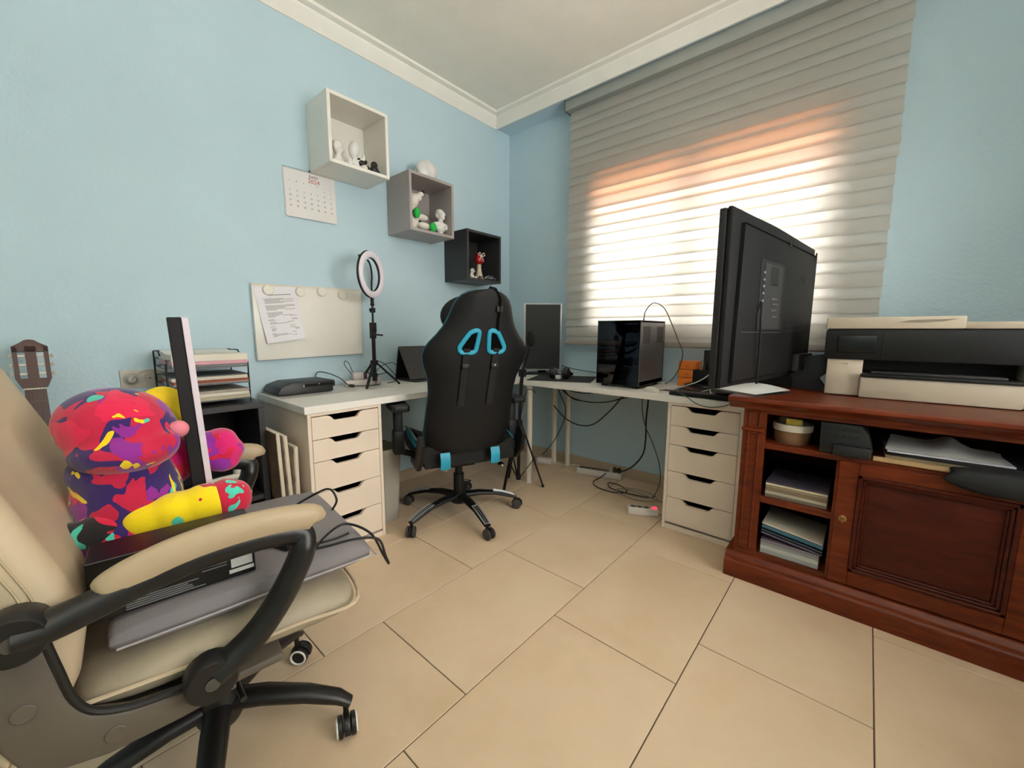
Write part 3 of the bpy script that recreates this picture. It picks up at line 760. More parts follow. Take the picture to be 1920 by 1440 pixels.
# arms: black loop with a padded top
for s in (-1, 1):
    X_ = s * .298
    path = spline([(X_, .0, .432), (X_, .062, .470), (X_, .110, .525), (X_, .146, .585), (X_, .160, .620), (X_, .160, .648), (X_, .136, .660), (X_, .08, .667), (X_, .0, .665), (X_, -.07, .654), (X_, -.13, .640), (X_, -.185, .628), (X_, -.222, .628)], 5)
    n = len(path); w = []
    for i in range(n):
        t = i / (n - 1)
        w.append((.024, .031 if t < .35 else .031 - .013 * min(1, (t - .35) / .1) if t < .75 else .018 + .016 * (t - .75) / .25))
    arm = G().tube(path, w, 12, up=(1, 0, 0))
    arm.lathe([(.001, -.024), (.038, -.024), (.042, -.018), (.042, .018), (.038, .024), (.001, .024)], 22, T(X_, -.008, .428) @ RY(90))
    arm.lathe([(.001, -.026), (.034, -.026), (.038, -.02), (.038, .02), (.034, .026), (.001, .026)], 22, T(X_, -.222, .628) @ RY(90))
    arm.cyl((X_, -.008, .428), (s * .22, -.008, .40), .018); arm.cyl((X_, -.222, .628), (s * .20, -.222, .628), .016)
    arm = arm.obj('arm', M_ablk, ac, smooth=50)
    for (yy, zz) in ((-.008, .428), (-.222, .628)):
        G().lathe([(.001, 0), (.011, 0), (.012, .002), (.001, .004)], 16, T(X_ + s * .0245, yy, zz) @ RY(90 * s)).obj('bolt_cap', mat('grey bolt cap', '#4a4640', .5), arm)
    pp_ = spline([(X_, .186, .668), (X_, .177, .680), (X_, .115, .689), (X_, .04, .691), (X_, -.03, .684), (X_, -.085, .670), (X_, -.12, .656), (X_, -.128, .650)], 4)
    n = len(pp_)
    G().tube(pp_, [(.028 * (1 - abs(2 * i / (n - 1) - 1) ** 6) ** .5 + .004, .016 * (1 - abs(2 * i / (n - 1) - 1) ** 6) ** .5 + .003) for i in range(n)], 14, up=(1, 0, 0)).obj('arm_pad', mat('shaded cream pad leatherette', '#a99678', .5, var=.04, bump=.2, bscale=45), arm, smooth=60)  # pads get their own darker cream, shading put into the colour
# mechanism, column, five-star base with white-rimmed casters
g = G(); g.box(-.10, .10, -.12, .10, .318, .354, .008); g.cyl((.08, .02, .335), (.27, .04, .325), .006); g.obj('tilt_mechanism', M_ablk, ac)
G().lathe([(.001, .33), (.024, .33), (.024, .25), (.034, .25), (.036, .12), (.001, .12)], 18).obj('gas_lift', M_ablk, ac)
HUB = V((.02, .015, 0))
ANG = [math.radians(k - AF) for k in (52 + 1, 124 + 1, 196 + 1, 268 + 1, 340 + 1)]
g = G().lathe([(.001, .10), (.042, .10), (.052, .12), (.046, .17), (.036, .20), (.001, .20)], 22, T(*HUB))
for a in ANG:
    d = V((math.cos(a), math.sin(a), 0))
    g.tube([HUB + d * .02 + V((0, 0, .150)), HUB + d * .10 + V((0, 0, .148)), HUB + d * .20 + V((0, 0, .130)), HUB + d * .275 + V((0, 0, .105)), HUB + d * .305 + V((0, 0, .085))], [(.030, .022), (.029, .022), (.026, .019), (.022, .016), (.017, .010)], 12, up=(0, 0, 1))
sb_ = g.obj('star_base', M_ablk, ac, smooth=50)
for k, a in enumerate(ANG):
    d = V((math.cos(a), math.sin(a), 0))
    caster(sb_, HUB + d * .292 + V((0, 0, .09)), math.degrees(a) + (-75, -80, 30, -60, -40)[k], .0275, wheel=M_ablk, hood=M_ablk, rim=mat('white rim ring', '#e8e4da', .4))
# ------------------------------------------------------------------ television (local x along its length, y towards the screen side)
M_tv = mat('matt black TV plastic', '#0e0d0d', .55, var=.06, spec=.3)
M_tvp = mat('brown-black panel edge', '#1d1917', .4)
tv = thing('television', 'large black flat television seen from behind on the sideboard', 'television', (2.014, -1.127, .803), math.degrees(math.atan2(.921, .153)))
LT, ZB, ZT = .950, .057, .700
arc = [(LT * k / 16, ZT - .008 + .026 * math.sin(PI * k / 16) ** .8 - .03 * (k / 16)) for k in range(17)]
G().prism([(0, ZB)] + [(LT, ZB)] + arc[::-1], .002, .026, 'y', .003).obj('screen_panel', M_tvp, tv)
G().box(.012, LT - .012, .0255, .0275, ZB + .02, ZT - .06).obj('screen', mat('dark glossy screen', '#060607', .12), tv)
g = G(); g.prism([(.004, ZB + .004), (LT - .004, ZB + .012), (LT - .006, ZT - .034), (.5, ZT - .012), (.006, ZT - .004)], -.018, .002, 'y', .006)
g.prism([(.06, ZB + .02), (LT - .02, ZB + .03), (LT - .02, ZT - .07), (.08, ZT - .05)], -.034, -.016, 'y', .016)
house = g.obj('rear_housing', M_tv, tv)
M_rec = mat('recess black', '#0a0a0a', .7)
rz = -.803
g = G(); g.box(.244, .506, -.0365, -.0345, 1.075 + rz, 1.347 + rz, .001, 1); rec = g.obj('connector_bay', M_rec, house)
g = G(); g.box(.285, .47, -.0385, -.036, 1.08 + rz, 1.335 + rz, .001, 1); g.obj('connector_plate', mat('dark grey plate', '#272625', .6), rec)
for z in (1.297, 1.27, 1.245, 1.218, 1.189, 1.122): G().cyl((.272, -.040, z + rz), (.272, -.034, z + rz), .005, seg=10).obj('socket_jack', M_grey, rec)
for k, z in enumerate((1.20, 1.18, 1.155, 1.13)): G().cbox(.05, .004, .009, .001, 1, T(.395 + .012 * (k % 2), -.0395, z + rz)).obj('port', mat('port metal', '#5a5856', .4, metal=.5), rec)
G().box(.345, .415, -.041, -.038, 1.255 + rz, 1.325 + rz, .002, 1).obj('port_cover', M_rec, rec)
for s_, z in ((.548, 1.44), (.905, 1.43), (.756, 1.304)): G().box(s_ - .010, s_ + .010, -.0362, -.033, z - .016 + rz, z + .016 + rz, .002, 1).obj('screw_recess', M_rec, house)
for k in range(5): G().box(.56, .90, -.0358, -.033, 1.07 + .0085 * k + rz, 1.0735 + .0085 * k + rz).obj('vent_slot', M_rec, house)
G().box(.10, .50, -.0352, -.033, 1.066 + rz, 1.069 + rz).obj('seam', mat('grey seam', '#3a3938', .5), house)
# curved stand
g = G(); g.box(.70, .90, -.06, -.03, .085, .165, .006)
g.obj('stand_bracket', mat('grey plastic bracket', '#2e2e2f', .5), tv)
pts = spline([(.79, -.045, .15), (.79, -.055, .10), (.79, -.070, .055), (.79, -.088, .026), (.79, -.108, .013), (.79, -.125, .013), (.79, -.142, .024)], 5)
G().tube(pts, [(.105 - .02 * i / len(pts), .012) for i in range(len(pts))], 12, up=(1, 0, 0)).obj('stand_foot', mat('dark grey stand', '#28292b', .4), tv)
pts = spline([(.79, -.02, .05), (.79, .03, .02), (.79, .12, .012), (.79, .18, .012)], 5)
G().tube(pts, [(.06, .010)] * len(pts), 12, up=(1, 0, 0)).obj('stand_foot', M_tv, tv)
G().tube(spline([(.255, -.04, .38), (.235, -.05, .33), (.245, -.05, .24), (.26, -.045, .14), (.275, -.04, .06)]), .004, 6).obj('cable', M_blk2, tv)

# ------------------------------------------------------------------ printer
M_pw = mat('warm white printer plastic', '#b8ac98', .45, var=.03)
M_pb = mat('charcoal printer plastic', '#161616', .45, var=.06, spec=.35)
pr = thing('printer', 'wide white and charcoal multifunction printer on the sideboard', 'printer', (2.58, -.36, .803))
Z0 = .803; PX0, PX1, PF, PBK = 2.283, 2.905, -.53, -.17
def pw(name, g, m, par=None): return g.obj(name, m, par or pr, world=True)
pw('base', G().box(PX0 + .012, 2.412, PF + .01, PBK, Z0 + .004, .958, .004), M_pw)
pw('base_foot', G().box(PX0 + .018, PX1 - .02, PF + .03, PBK - .01, Z0, Z0 + .012), M_pb)
pw('body_back', G().box(2.40, PX1 - .01, -.40, PBK, Z0 + .004, .96, .004), M_pb)
tr = pw('paper_tray', G().box(2.408, 2.838, PF - .012, -.33, Z0 + .002, .890, .006), M_pw)
pw('output_tray', G().box(2.408, 2.838, PF - .02, -.34, .889, .902, .004), M_pb)
pw('output_floor', G().box(2.44, 2.80, PF + .012, -.36, .901, .912, .003), mat('charcoal tray', '#2a2827', .5))
pw('right_block', G().box(2.836, PX1, PF + .004, PBK, Z0 + .004, .965, .004), M_pw)
cp = pw('front_band', G().box(PX0, PX1, PF, PBK, .957, 1.079, .005), M_pb)
g = G(); g.box(2.324, 2.447, PF - .003, PF + .002, .985, 1.054, .003); pw('control_screen', g, mat('black display', '#0d0d0d', .25), cp)
pw('panel_seam', G().box(2.466, 2.4685, PF - .0015, PF + .002, .958, 1.078), mat('seam black', '#080808', .8), cp)
lid = pw('scanner_lid', G().box(PX0 - .002, 2.68, PF - .004, PBK, 1.083, 1.130, .005), M_pw)
pw('lid_extension', G().box(2.678, PX1, PF + .0, PBK, 1.083, 1.108, .004), M_pw, lid)
pw('hinge_gap', G().box(PX0 + .006, PX1 - .006, PF + .006, PBK - .01, 1.076, 1.086), M_pb, lid)
g = G(); g.prism([(2.50, 1.108), (2.535, 1.116), (2.60, 1.118), (2.66, 1.119), (2.62, 1.110), (2.56, 1.106)], PF - .0055, PF - .002, 'y'); pw('lid_grip', g, mat('taupe grip', '#8b8071', .6), lid)  # grip drawn as a strip of darker taupe than the lid
g = G(); g.box(2.345, 2.352, PF + .0085, PF + .0105, .938, .9395); g.box(2.356, 2.3635, PF + .0085, PF + .0105, .9365, .941); pw('icon_print', g, mat('grey print', '#8a8378', .6))

# ------------------------------------------------------------------ tower computer
M_case = mat('grey brushed case metal', '#6f6a6a', .35, metal=.6, var=.06, stretch=(1, 1, 12))
M_case2 = mat('black case metal', '#0e0e10', .35)
M_tint = glass_mat('smoked glass', '#8890a0')
pc = thing('computer_tower', 'black glass-sided computer tower with cooling tubes on the window desk', 'computer', (1.305, -.275, .734))
def cw(name, g, m, par=None): return g.obj(name, m, par or pc, world=True)
C0, C1, CF, CB, CZ0, CZ1 = 1.165, 1.443, -.485, -.128, .750, 1.133
for fx in (C0 + .02, C1 - .05):
    for fy in (CF + .03, CB - .06): cw('foot', G().box(fx, fx + .03, fy, fy + .03, .734, .752, .002), M_case2)
cw('bottom_panel', G().box(C0, C1, CF, CB, CZ0, CZ0 + .03, .003), M_case2)
cw('top_panel', G().box(C0, C1, CF, CB, CZ1 - .014, CZ1, .003), M_case2)
rp = cw('right_panel', G().box(C1 - .006, C1, CF, CB, CZ0, CZ1, .002), M_case)
for a, b in ((CF + .03, CF + .13), (CB - .12, CB - .03)): cw('vent', G().box(C1 - .001, C1 + .0012, a, b, 1.0, 1.098), mat('vent mesh', '#4c494a', .6), rp)
cw('frame_post', G().box(C0, C0 + .012, CF, CF + .012, CZ0, CZ1), M_case2); cw('frame_post', G().box(C0, C0 + .012, CB - .012, CB, CZ0, CZ1), M_case2); cw('frame_post', G().box(C1 - .016, C1 - .004, CF + .002, CF + .012, CZ0, CZ1), M_case2)
cw('front_glass', G().box(C0 + .002, C1 - .008, CF - .002, CF + .002, CZ0 + .002, CZ1 - .002), M_tint)
cw('side_glass', G().box(C0 - .001, C0 + .003, CF + .012, CB - .012, CZ0 + .03, CZ1 - .014), M_tint)
cw('motherboard_tray', G().box(C1 - .055, C1 - .045, CF + .10, CB, CZ0 + .03, CZ1 - .014), M_case2)
cw('rear_panel', G().box(1.31, C1, CB - .008, CB, CZ0 + .03, CZ1 - .014), M_case2)
cw('drive_shroud', G().prism([(CF + .01, .782), (CF + .20, .815), (CB - .01, .83), (CB - .01, .775), (CF + .01, .775)], C0 + .02, C1 - .02, 'x'), M_case2)
cw('radiator', G().box(C0 + .012, C0 + .04, CF + .03, CF + .16, .92, 1.10, .003), M_case2)
cw('radiator', G().box(C0 + .10, C1 - .02, CF + .05, CB - .05, 1.06, 1.112, .003), M_case2)
for k in range(3):
    zc = .88 + .08 * k
    g = G().lathe([(.001, -.012), (.028, -.012), (.030, 0), (.028, .012), (.001, .012)], 18, T(C1 - .075, CF + .20, zc) @ RY(90)); cw('fan', g, mat('fan black', '#18181a', .4))
cw('pump_head', G().lathe([(.001, 0), (.032, 0), (.034, .01), (.030, .035), (.001, .037)], 20, T(C1 - .058, CF + .22, 1.0) @ RY(-90)), mat('silver pump', '#9a9a9c', .25, metal=.8))
cw('graphics_card', G().box(C1 - .17, C1 - .055, CF + .06, CB - .05, .865, .905, .004), mat('gpu black', '#1b1b1d', .4))
for o_ in (0, .022): cw('cooling_tube', G().tube(spline([(C1 - .09, CF + .20, 1.0 - o_), (C1 - .15, CF + .12, .98 - o_ * 2), (C1 - .17, CF + .10, 1.03), (C1 - .15, CF + .14, 1.07)]), .007, 8), M_case2)
cw('cable_loop', G().tube(spline([(C1 - .08, CF + .10, .86), (C1 - .16, CF + .07, .87), (C1 - .185, CF + .06, .845), (C1 - .15, CF + .06, .825), (C1 - .08, CF + .08, .83)]), .006, 8), M_case2)
g = G(); g.cyl((1.34, -.22, 1.1335), (1.341, -.22, 1.150), .005); g.tube(spline([(1.341, -.22, 1.15), (1.348, -.22, 1.192), (1.372, -.21, 1.232), (1.402, -.2, 1.246), (1.455, -.19, 1.212), (1.505, -.19, 1.12), (1.55, -.18, 1.01), (1.575, -.17, .945), (1.56, -.16, .86), (1.53, -.16, .79), (1.49, -.18, .745), (1.46, -.12, .738)]), .0032, 6)
solo('cable', g, mat('grey cable', '#55565a', .5), 'grey cable arching from the top of the computer tower down behind it', 'cable')

# ------------------------------------------------------------------ portrait monitor in the corner
mo = thing('monitor', 'dark screen turned upright with silver edges standing in the desk corner', 'monitor', (.515, -.185, .734), 41)
G().box(-.148, .148, -.012, .016, .03, .545, .004).obj('housing', mat('silver monitor edge', '#b6b6b6', .35, metal=.3), mo)
G().box(-.132, .134, -.0145, -.011, .042, .538, .001, 1).obj('screen', mat('matt dark screen', '#232324', .55), mo)
G().box(-.03, .03, .014, .05, .01, .30, .006).obj('stand_neck', M_blk2, mo)
G().prism([(-.13, -.06), (.13, -.06), (.11, .09), (-.11, .09)], .0, .012, 'z', .003).obj('stand_base', M_blk2, mo)
solo('desk_mat', G().prism([(.685, -.583), (1.083, -.414), (.945, -.085), (.548, -.254)], .7342, .7382, 'z'), mat('dark cloth mat', '#2b282b', .85), 'dark cloth desk mat under the headphones', 'desk mat')
# headphones
hp = thing('headphones', 'black over-ear headphones lying on the dark desk mat', 'headphones', (.815, -.385, .738), 20)
for s in (-1, 1):
    c = G().lathe([(.001, -.018), (.030, -.018), (.040, -.010), (.042, .004), (.034, .016), (.001, .020)], 20, T(s * .052, 0, .043) @ RY(90 * s) @ RX(10)).obj('ear_cup', mat('dark ear cup', '#1a1a1b', .35), hp)
    G().lathe([(.014, -.018), (.030, -.018), (.036, -.024), (.030, -.032), (.016, -.030)], 20, T(s * .052, 0, .043) @ RY(90 * s)).obj('ear_cushion', mat('grey ear cushion', '#5e5e60', .7), c)
pts = spline([(-.062, .0, .05), (-.075, .06, .035), (-.05, .13, .016), (0, .155, .012), (.05, .13, .016), (.075, .06, .035), (.062, .0, .05)])
G().tube(pts, [(.012, .006)] * len(pts), 10, up=(0, 0, 1)).obj('headband', M_blk2, hp)
solo('small_white_case', G().box(-.016, .016, -.016, .016, 0, .03, .007, 3, T(.828, -.415, .7382)), mat('white plastic', '#dcdad6', .35), 'small white plastic case between the headphone cups', 'case')
# mouse
def mouse_fn(u, v):
    a, r_ = v * PI, math.sin(u * PI) ** .45
    return (.055 * (2 * u - 1), -.03 * math.cos(a) * r_, .034 * math.sin(a) * r_ * (1 - .25 * u))
solo('computer_mouse', G().sheet(mouse_fn, 14, 12, m=T(1.54, -.525, .7345) @ RZ(-20)), mat('cream mouse plastic', '#d8d3c6', .35), 'cream computer mouse on the white desk beside the tower', 'mouse')
# closed laptop, papers, orange drawers, organiser
lp = thing('laptop', 'closed black laptop lying at the desk edge beside the sideboard', 'laptop', (1.80, -.43, .734), 0)
G().prism([(1.648, -.565), (2.0, -.570), (1.955, -.335), (1.655, -.325)], .736, .750, 'z', .003).obj('base', M_blk2, lp, world=True)
G().prism([(1.650, -.564), (1.998, -.569), (1.953, -.337), (1.657, -.327)], .7515, .758, 'z', .002).obj('lid', mat('satin black lid', '#232226', .3), lp, world=True)
for a, b in ((1.68, -.54), (1.96, -.545), (1.70, -.35), (1.92, -.36)): G().cyl((a, b, .734), (a, b, .737), .008, seg=10).obj('foot', M_blk2, lp, world=True)
def sheet_paper(name, corners, z, curl, material, label, cat='paper', th=.0008):
    a, b, c, d = [V(p) for p in corners]
    return solo(name, G().sheet(lambda u, v: tuple((a * (1 - u) + b * u) * (1 - v) + (d * (1 - u) + c * u) * v + V((0, 0, z + curl(u, v)))), 12, 8, th), material, label, cat)
M_paper = mat('white paper', '#dcdcd8', .7, var=.02)
sheet_paper('paper_sheet', [(1.82, -.62, 0), (2.08, -.76, 0), (2.17, -.50, 0), (1.92, -.34, 0)], .8055, lambda u, v: .012 * math.sin(u * PI) * v - .030 * max(0, .3 - u) / .3 * (1 - u), M_paper, 'white paper sheets lying under the television edge')
solo('tray_board', G().prism([(1.83, -.66), (2.085, -.80), (2.19, -.60), (1.98, -.42)], .803, .8045, 'z'), M_blk2, 'thin black board lying on the sideboard under the white papers', 'board')
od = thing('orange_drawers', 'small translucent orange desktop drawer box by the window', 'drawer box', (1.60, -.09, .734))
M_or = mat('orange plastic', '#ff8a2a', .35, var=.05); M_or2 = mat('dark orange plastic', '#e87818', .35)
G().box(1.546, 1.654, -.145, -.03, .734, .888, .004).obj('casing', M_or2, od, world=True)
for k in range(3):
    z = .742 + .049 * k
    d_ = G().box(1.552, 1.648, -.152, -.143, z, z + .043, .002).obj('drawer', M_or, od, world=True)
    G().box(1.59, 1.61, -.157, -.151, z + .018, z + .024, .001, 1).obj('knob', M_or2, d_, world=True)
og = thing('desk_organizer', 'black desk organizer holding pens in front of the orange drawers', 'organizer', (1.70, -.22, .734))
G().box(1.625, 1.80, -.26, -.16, .735, .765, .004).obj('base_tray', M_blk2, og, world=True)
g = G(); g.box(1.655, 1.79, -.215, -.21, .76, .845, .001); g.box(1.655, 1.79, -.165, -.16, .76, .845, .001); g.box(1.655, 1.66, -.215, -.16, .76, .845, .001); g.box(1.785, 1.79, -.215, -.16, .76, .845, .001)
g.obj('pen_box', M_blk2, og, world=True)
G().box(1.69, 1.82, -.150, -.135, .734, .962, .008).obj('back_panel', mat('charcoal back', '#1c1b1c', .5), og, world=True)
for k, (px, c, h, tl) in enumerate(((1.685, '#b9a07a', .895, .01), (1.70, '#b04028', .89, -.008), (1.735, '#d8d6d0', .900, .012), (1.72, '#4a4a4c', .885, -.012))):
    solo('pen', G().cyl((px, -.19, .768), (px + tl, -.188, h), .004, seg=8).cyl((px + tl, -.188, h), (px + tl * 1.1, -.188, h + .01), .004, .001, seg=8), mat('pen ' + c, c, .4), ('wooden pencil standing leftmost in the black desk organizer', 'red pen standing in the black desk organizer', 'white pen standing in the black desk organizer', 'dark grey pen standing in the black desk organizer')[k], 'pen')
M_cw = mat('white cable', '#cfcac2', .5); M_cb = mat('black cable', '#101010', .5); M_cg = mat('green-grey cable', '#3f5a4c', .5)
cable([(1.80, -.30, .86), (1.74, -.36, .80), (1.66, -.42, .765), (1.55, -.46, .742), (1.50, -.50, .738)], .003, M_cw, 'pale cable running from behind the television to the mouse')
cable([(1.80, -.32, .84), (1.83, -.47, .80), (1.84, -.52, .762), (1.86, -.53, .762), (1.88, -.50, .763)], .003, M_cw, 'short white cable dropping onto the closed laptop')
cable([(1.86, -.48, .762), (1.76, -.50, .762), (1.68, -.47, .762), (1.62, -.44, .742), (1.56, -.42, .738), (1.52, -.47, .738)], .0035, M_cb, 'black cable curling across the laptop lid')
cable([(1.68, -.572, .762), (1.74, -.598, .745), (1.80, -.602, .71), (1.86, -.602, .70), (1.93, -.602, .715), (1.975, -.605, .745), (2.0, -.60, .76)], .0025, M_cg, 'thin green-grey cable sagging over the desk edge')
cable([(2.16, -.275, .965), (2.20, -.27, .945), (2.25, -.28, .93), (2.287, -.29, .925)], .004, M_cb, 'black cable linking the television to the printer')
cable([(.62, -.08, .80), (.75, -.05, .775), (.90, -.04, .762), (1.05, -.05, .748), (1.18, -.045, .738)], .003, M_cb, 'black cable running from the corner monitor to the computer tower')
# ------------------------------------------------------------------ left wall: calendar, whiteboard, socket
ca = thing('wall_calendar', 'spiral-bound June 2024 wall calendar under the white cube shelf', 'calendar', (.006, -1.677, 1.69))
for k in range(3):
    G().sheet(lambda u, v, k=k: (.0035 + .0012 * k + .006 * v * v * (k / 2), -1.814 + .275 * u + .002 * k, 1.932 + .006 * u - (.240 + .006 * k - .008 * u * (2 - k)) * v), 6, 6, .0006).obj('page', mat('calendar page', '#dcdad8', .75, var=.01), ca, world=True)
g = G()
for k in range(34):
    y = -1.810 + .267 * k / 33; g.tube([(.004 + .0045 * math.cos(a), y, 1.932 + .006 * k / 33 + .006 * math.sin(a)) for a in [2 * PI * j / 8 for j in range(8)]], .0007, 4, closed=True)
g.obj('spiral_binding', mat('dark wire', '#3a3a3c', .4, metal=.6), ca, world=True)
g = G(); g.lathe([(.001, 0), (.004, .001), (.003, .006), (.001, .007)], 10, T(.008, -1.677, 1.941) @ RY(90)); g.obj('hook', mat('dark wire', '#3a3a3c'), ca, world=True)
TXL = lambda y, z, x=.0072: T(x, y, z) @ RZ(90) @ RX(90)          # text that faces the room from the left wall
g = G()
G().text('Junio', .024, TXL(-1.655, 1.908)).obj('month_print', mat('dark brown print', '#5a3a34', .7), ca, world=True)
G().text('2024', .032, TXL(-1.655, 1.880)).obj('year_print', mat('red print', '#b8503c', .7), ca, world=True)
g = G()
for d in range(1, 31):
    c_ = (d + 4) % 7; r_ = (d + 4) // 7
    if c_ < 6: g.text(str(d), .012, TXL(-1.785 + .037 * c_, 1.845 - .027 * r_, .0080 + .0012 * r_ * .5))
for c_, w in enumerate('LMXJVS'): g.text(w, .009, TXL(-1.785 + .037 * c_, 1.866))
g.obj('day_print', mat('dark print', '#54504e', .7), ca, world=True, kind='stuff')
g = G()
for d in range(1, 31):
    if (d + 4) % 7 == 6: g.text(str(d), .012, TXL(-1.563, 1.845 - .027 * ((d + 4) // 7), .0085 + .0012 * ((d + 4) // 7) * .5))
g.text('D', .009, TXL(-1.563, 1.866)); g.obj('sunday_print', mat('pink print', '#d07a80', .7), ca, world=True)

wb = thing('whiteboard', 'plain white magnetic board hung on the blue wall above the desk', 'whiteboard', (.02, -1.71, .915))
G().prism([(-2.010, 1.306), (-1.414, 1.318), (-1.420, .924), (-2.006, .909)], .003, .030, 'x', .002).obj('board', mat('white enamel board', '#dfdbd2', .35, var=.01), wb, world=True)
G().prism([(-2.010, 1.307), (-1.414, 1.319), (-1.414, 1.309), (-2.010, 1.297)], .029, .0325, 'x').obj('top_edge', mat('pale edge', '#cfcabf', .5), wb, world=True)
for k, (y, z) in enumerate(((-1.936, 1.283), (-1.774, 1.285), (-1.657, 1.294), (-1.535, 1.284))):
    lab = ('round white magnet pinning the printed sheet to the whiteboard', 'round white magnet second from the left on the whiteboard', 'round white magnet third from the left on the whiteboard', 'round white magnet nearest the ring light on the whiteboard')[k]
    solo('round_magnet', G().lathe([(.001, 0), (.024, 0), (.026, .002), (.026, .009), (.022, .012), (.001, .012)], 24, T(.0345 if k == 0 else .0305, y, z - .006) @ RY(90)), mat('cream magnet', '#ddd8cb', .4), lab, 'magnet', 'round whiteboard magnets')
def pf(u, v): return (.0315 + .022 * v * v * (1 - .5 * u) + .004 * math.sin(u * 3) * v, -2.004 + .203 * u + (.043 - .012 * u) * v + .004 * v * u, 1.285 + .022 * u - (.288 - .004 * u) * v)
ps = thing('printed_sheet', 'white sheet of printed lines held on the whiteboard by a magnet', 'paper', (.04, -1.89, 1.0))
G().sheet(pf, 10, 14, .0006).obj('sheet', mat('lilac white paper', '#e2dfe4', .7), ps, world=True)
g = G()
random.seed(3)
def pline(u0, u1, v, h=.0022):
    a, b = V(pf(u0, v)), V(pf(u1, v)); o = V((.0014, 0, 0)); dn = (V(pf(u0, v + .01)) - a).normalized() * h
    g.raw([a + o, b + o, b + o + dn, a + o + dn], [(0, 1, 2, 3)])
pline(.30, .85, .14, .004)
for blk in range(6):
    for ln in range(5):
        if random.random() < .9: pline(.16 + (.02 if ln else 0), random.choice((.55, .65, .8, .9)), .21 + blk * .125 + ln * .0185, .0024)
g.obj('printed_lines', mat('grey print', '#9c96a0', .8), ps, world=True)

so = thing('wall_socket', 'beige double wall socket with one plug beside the letter trays', 'socket', (.0, -2.462, .85))
M_so = mat('beige socket plastic', '#b9b3a8', .45)
G().box(.0005, .010, -2.530, -2.388, .812, .892, .003).obj('plate', M_so, so, world=True)
for y in (-2.496, -2.424):
    G().lathe([(.024, .009), (.027, .013), (.029, .012), (.029, .009)], 22, T(0, y, .852) @ RY(90)).obj('socket_ring', M_so, so, world=True)
    for dz in (-.009, .009): G().cyl((.009, y + dz, .852), (.0108, y + dz, .852), .003, seg=8).obj('contact_hole', M_rec, so, world=True)
g = G().lathe([(.001, 0), (.020, 0), (.020, .02), (.012, .034), (.001, .035)], 18, T(.0112, -2.496, .852) @ RY(90)); g.tube(spline([(.045, -2.496, .852), (.052, -2.485, .872), (.045, -2.45, .888), (.035, -2.41, .886), (.03, -2.36, .872)]), .0032, 6)
solo('power_plug', g, mat('grey beige plug', '#a8a298', .5), 'grey plug with cable pushed into the wall socket', 'plug')

# ------------------------------------------------------------------ figures in the cube shelves
M_por = mat('white glazed porcelain', '#dedcd8', .3)
M_plk = mat('black figurine plastic', '#1a1a1b', .4)
def fig(name, shapes, material, label, cat='figurine', vox=.003, it=3, m=None): 
    g = G()
    for c, r, *ro in shapes: g.ell(c, r, 14, rot=ro[0] if ro else None)
    if m is not None: g.xf(m)
    return solo(name, g, material, label, cat, mods=remesh(vox, it))
def mv(x0_, y0_, x1_, y1_, z, k): return T(x1_, y1_, z) @ SC(k) @ T(-x0_, -y0_, -z)
zf = 1.9545
y0 = -1.674
fig('bust_figurine', [((.15, y0 + .045, zf + .025), (.022, .030, .026)), ((.15, y0 + .045, zf + .055), (.014, .014, .022)), ((.15, y0 + .045, zf + .085), (.026, .028, .032)), ((.145, y0 + .042, zf + .105), (.028, .031, .020)), ((.163, y0 + .022, zf + .088), (.010, .010, .014)), ((.15, y0 + .07, zf + .085), (.012, .010, .014)), ((.175, y0 + .046, zf + .083), (.006, .005, .006))], M_por, 'white porcelain bust with thick hair at the left of the white cube', m=mv(.15, y0 + .045, .175, y0 + .085, zf, 1.05))
fig('egg_head_figurine', [((.20, y0 + .135, zf + .022), (.020, .022, .022)), ((.20, y0 + .135, zf + .045), (.012, .013, .018)), ((.20, y0 + .132, zf + .092), (.026, .028, .044), RX(-8)), ((.20, y0 + .165, zf + .05), (.008, .02, .008), RX(35)), ((.20, y0 + .184, zf + .07), (.008, .008, .018)), ((.20, y0 + .108, zf + .028), (.008, .012, .016)), ((.21, y0 + .12, zf + .008), (.014, .010, .008)), ((.21, y0 + .15, zf + .008), (.014, .010, .008))], M_por, 'white porcelain figure with a tall egg-shaped head', m=mv(.20, y0 + .132, .20, y0 + .163, zf, 1.08))
t = thing('panda_figurine', 'small black and white figurine in the white cube', 'figurine', (.21, y0 + .215, zf))
G().ell((.21, y0 + .215, zf + .016), (.018, .020, .017), 14).obj('belly', M_por, t, world=True)
g = G(); g.ell((.20, y0 + .207, zf + .042), (.016, .022, .016), 14); g.ell((.20, y0 + .192, zf + .058), (.008, .010, .008), 10); g.ell((.20, y0 + .232, zf + .055), (.010, .008, .010), 10); g.ell((.205, y0 + .239, zf + .024), (.010, .012, .012), 10); g.obj('head', M_plk, t, world=True)
fig('dark_figurine', [((.21, y0 + .258, zf + .022), (.020, .024, .022)), ((.205, y0 + .262, zf + .048), (.018, .019, .020)), ((.22, y0 + .275, zf + .010), (.012, .012, .010))], M_plk, 'small black rounded figurine at the right of the white cube', m=mv(.21, y0 + .26, .21, y0 + .278, zf, 1.05))

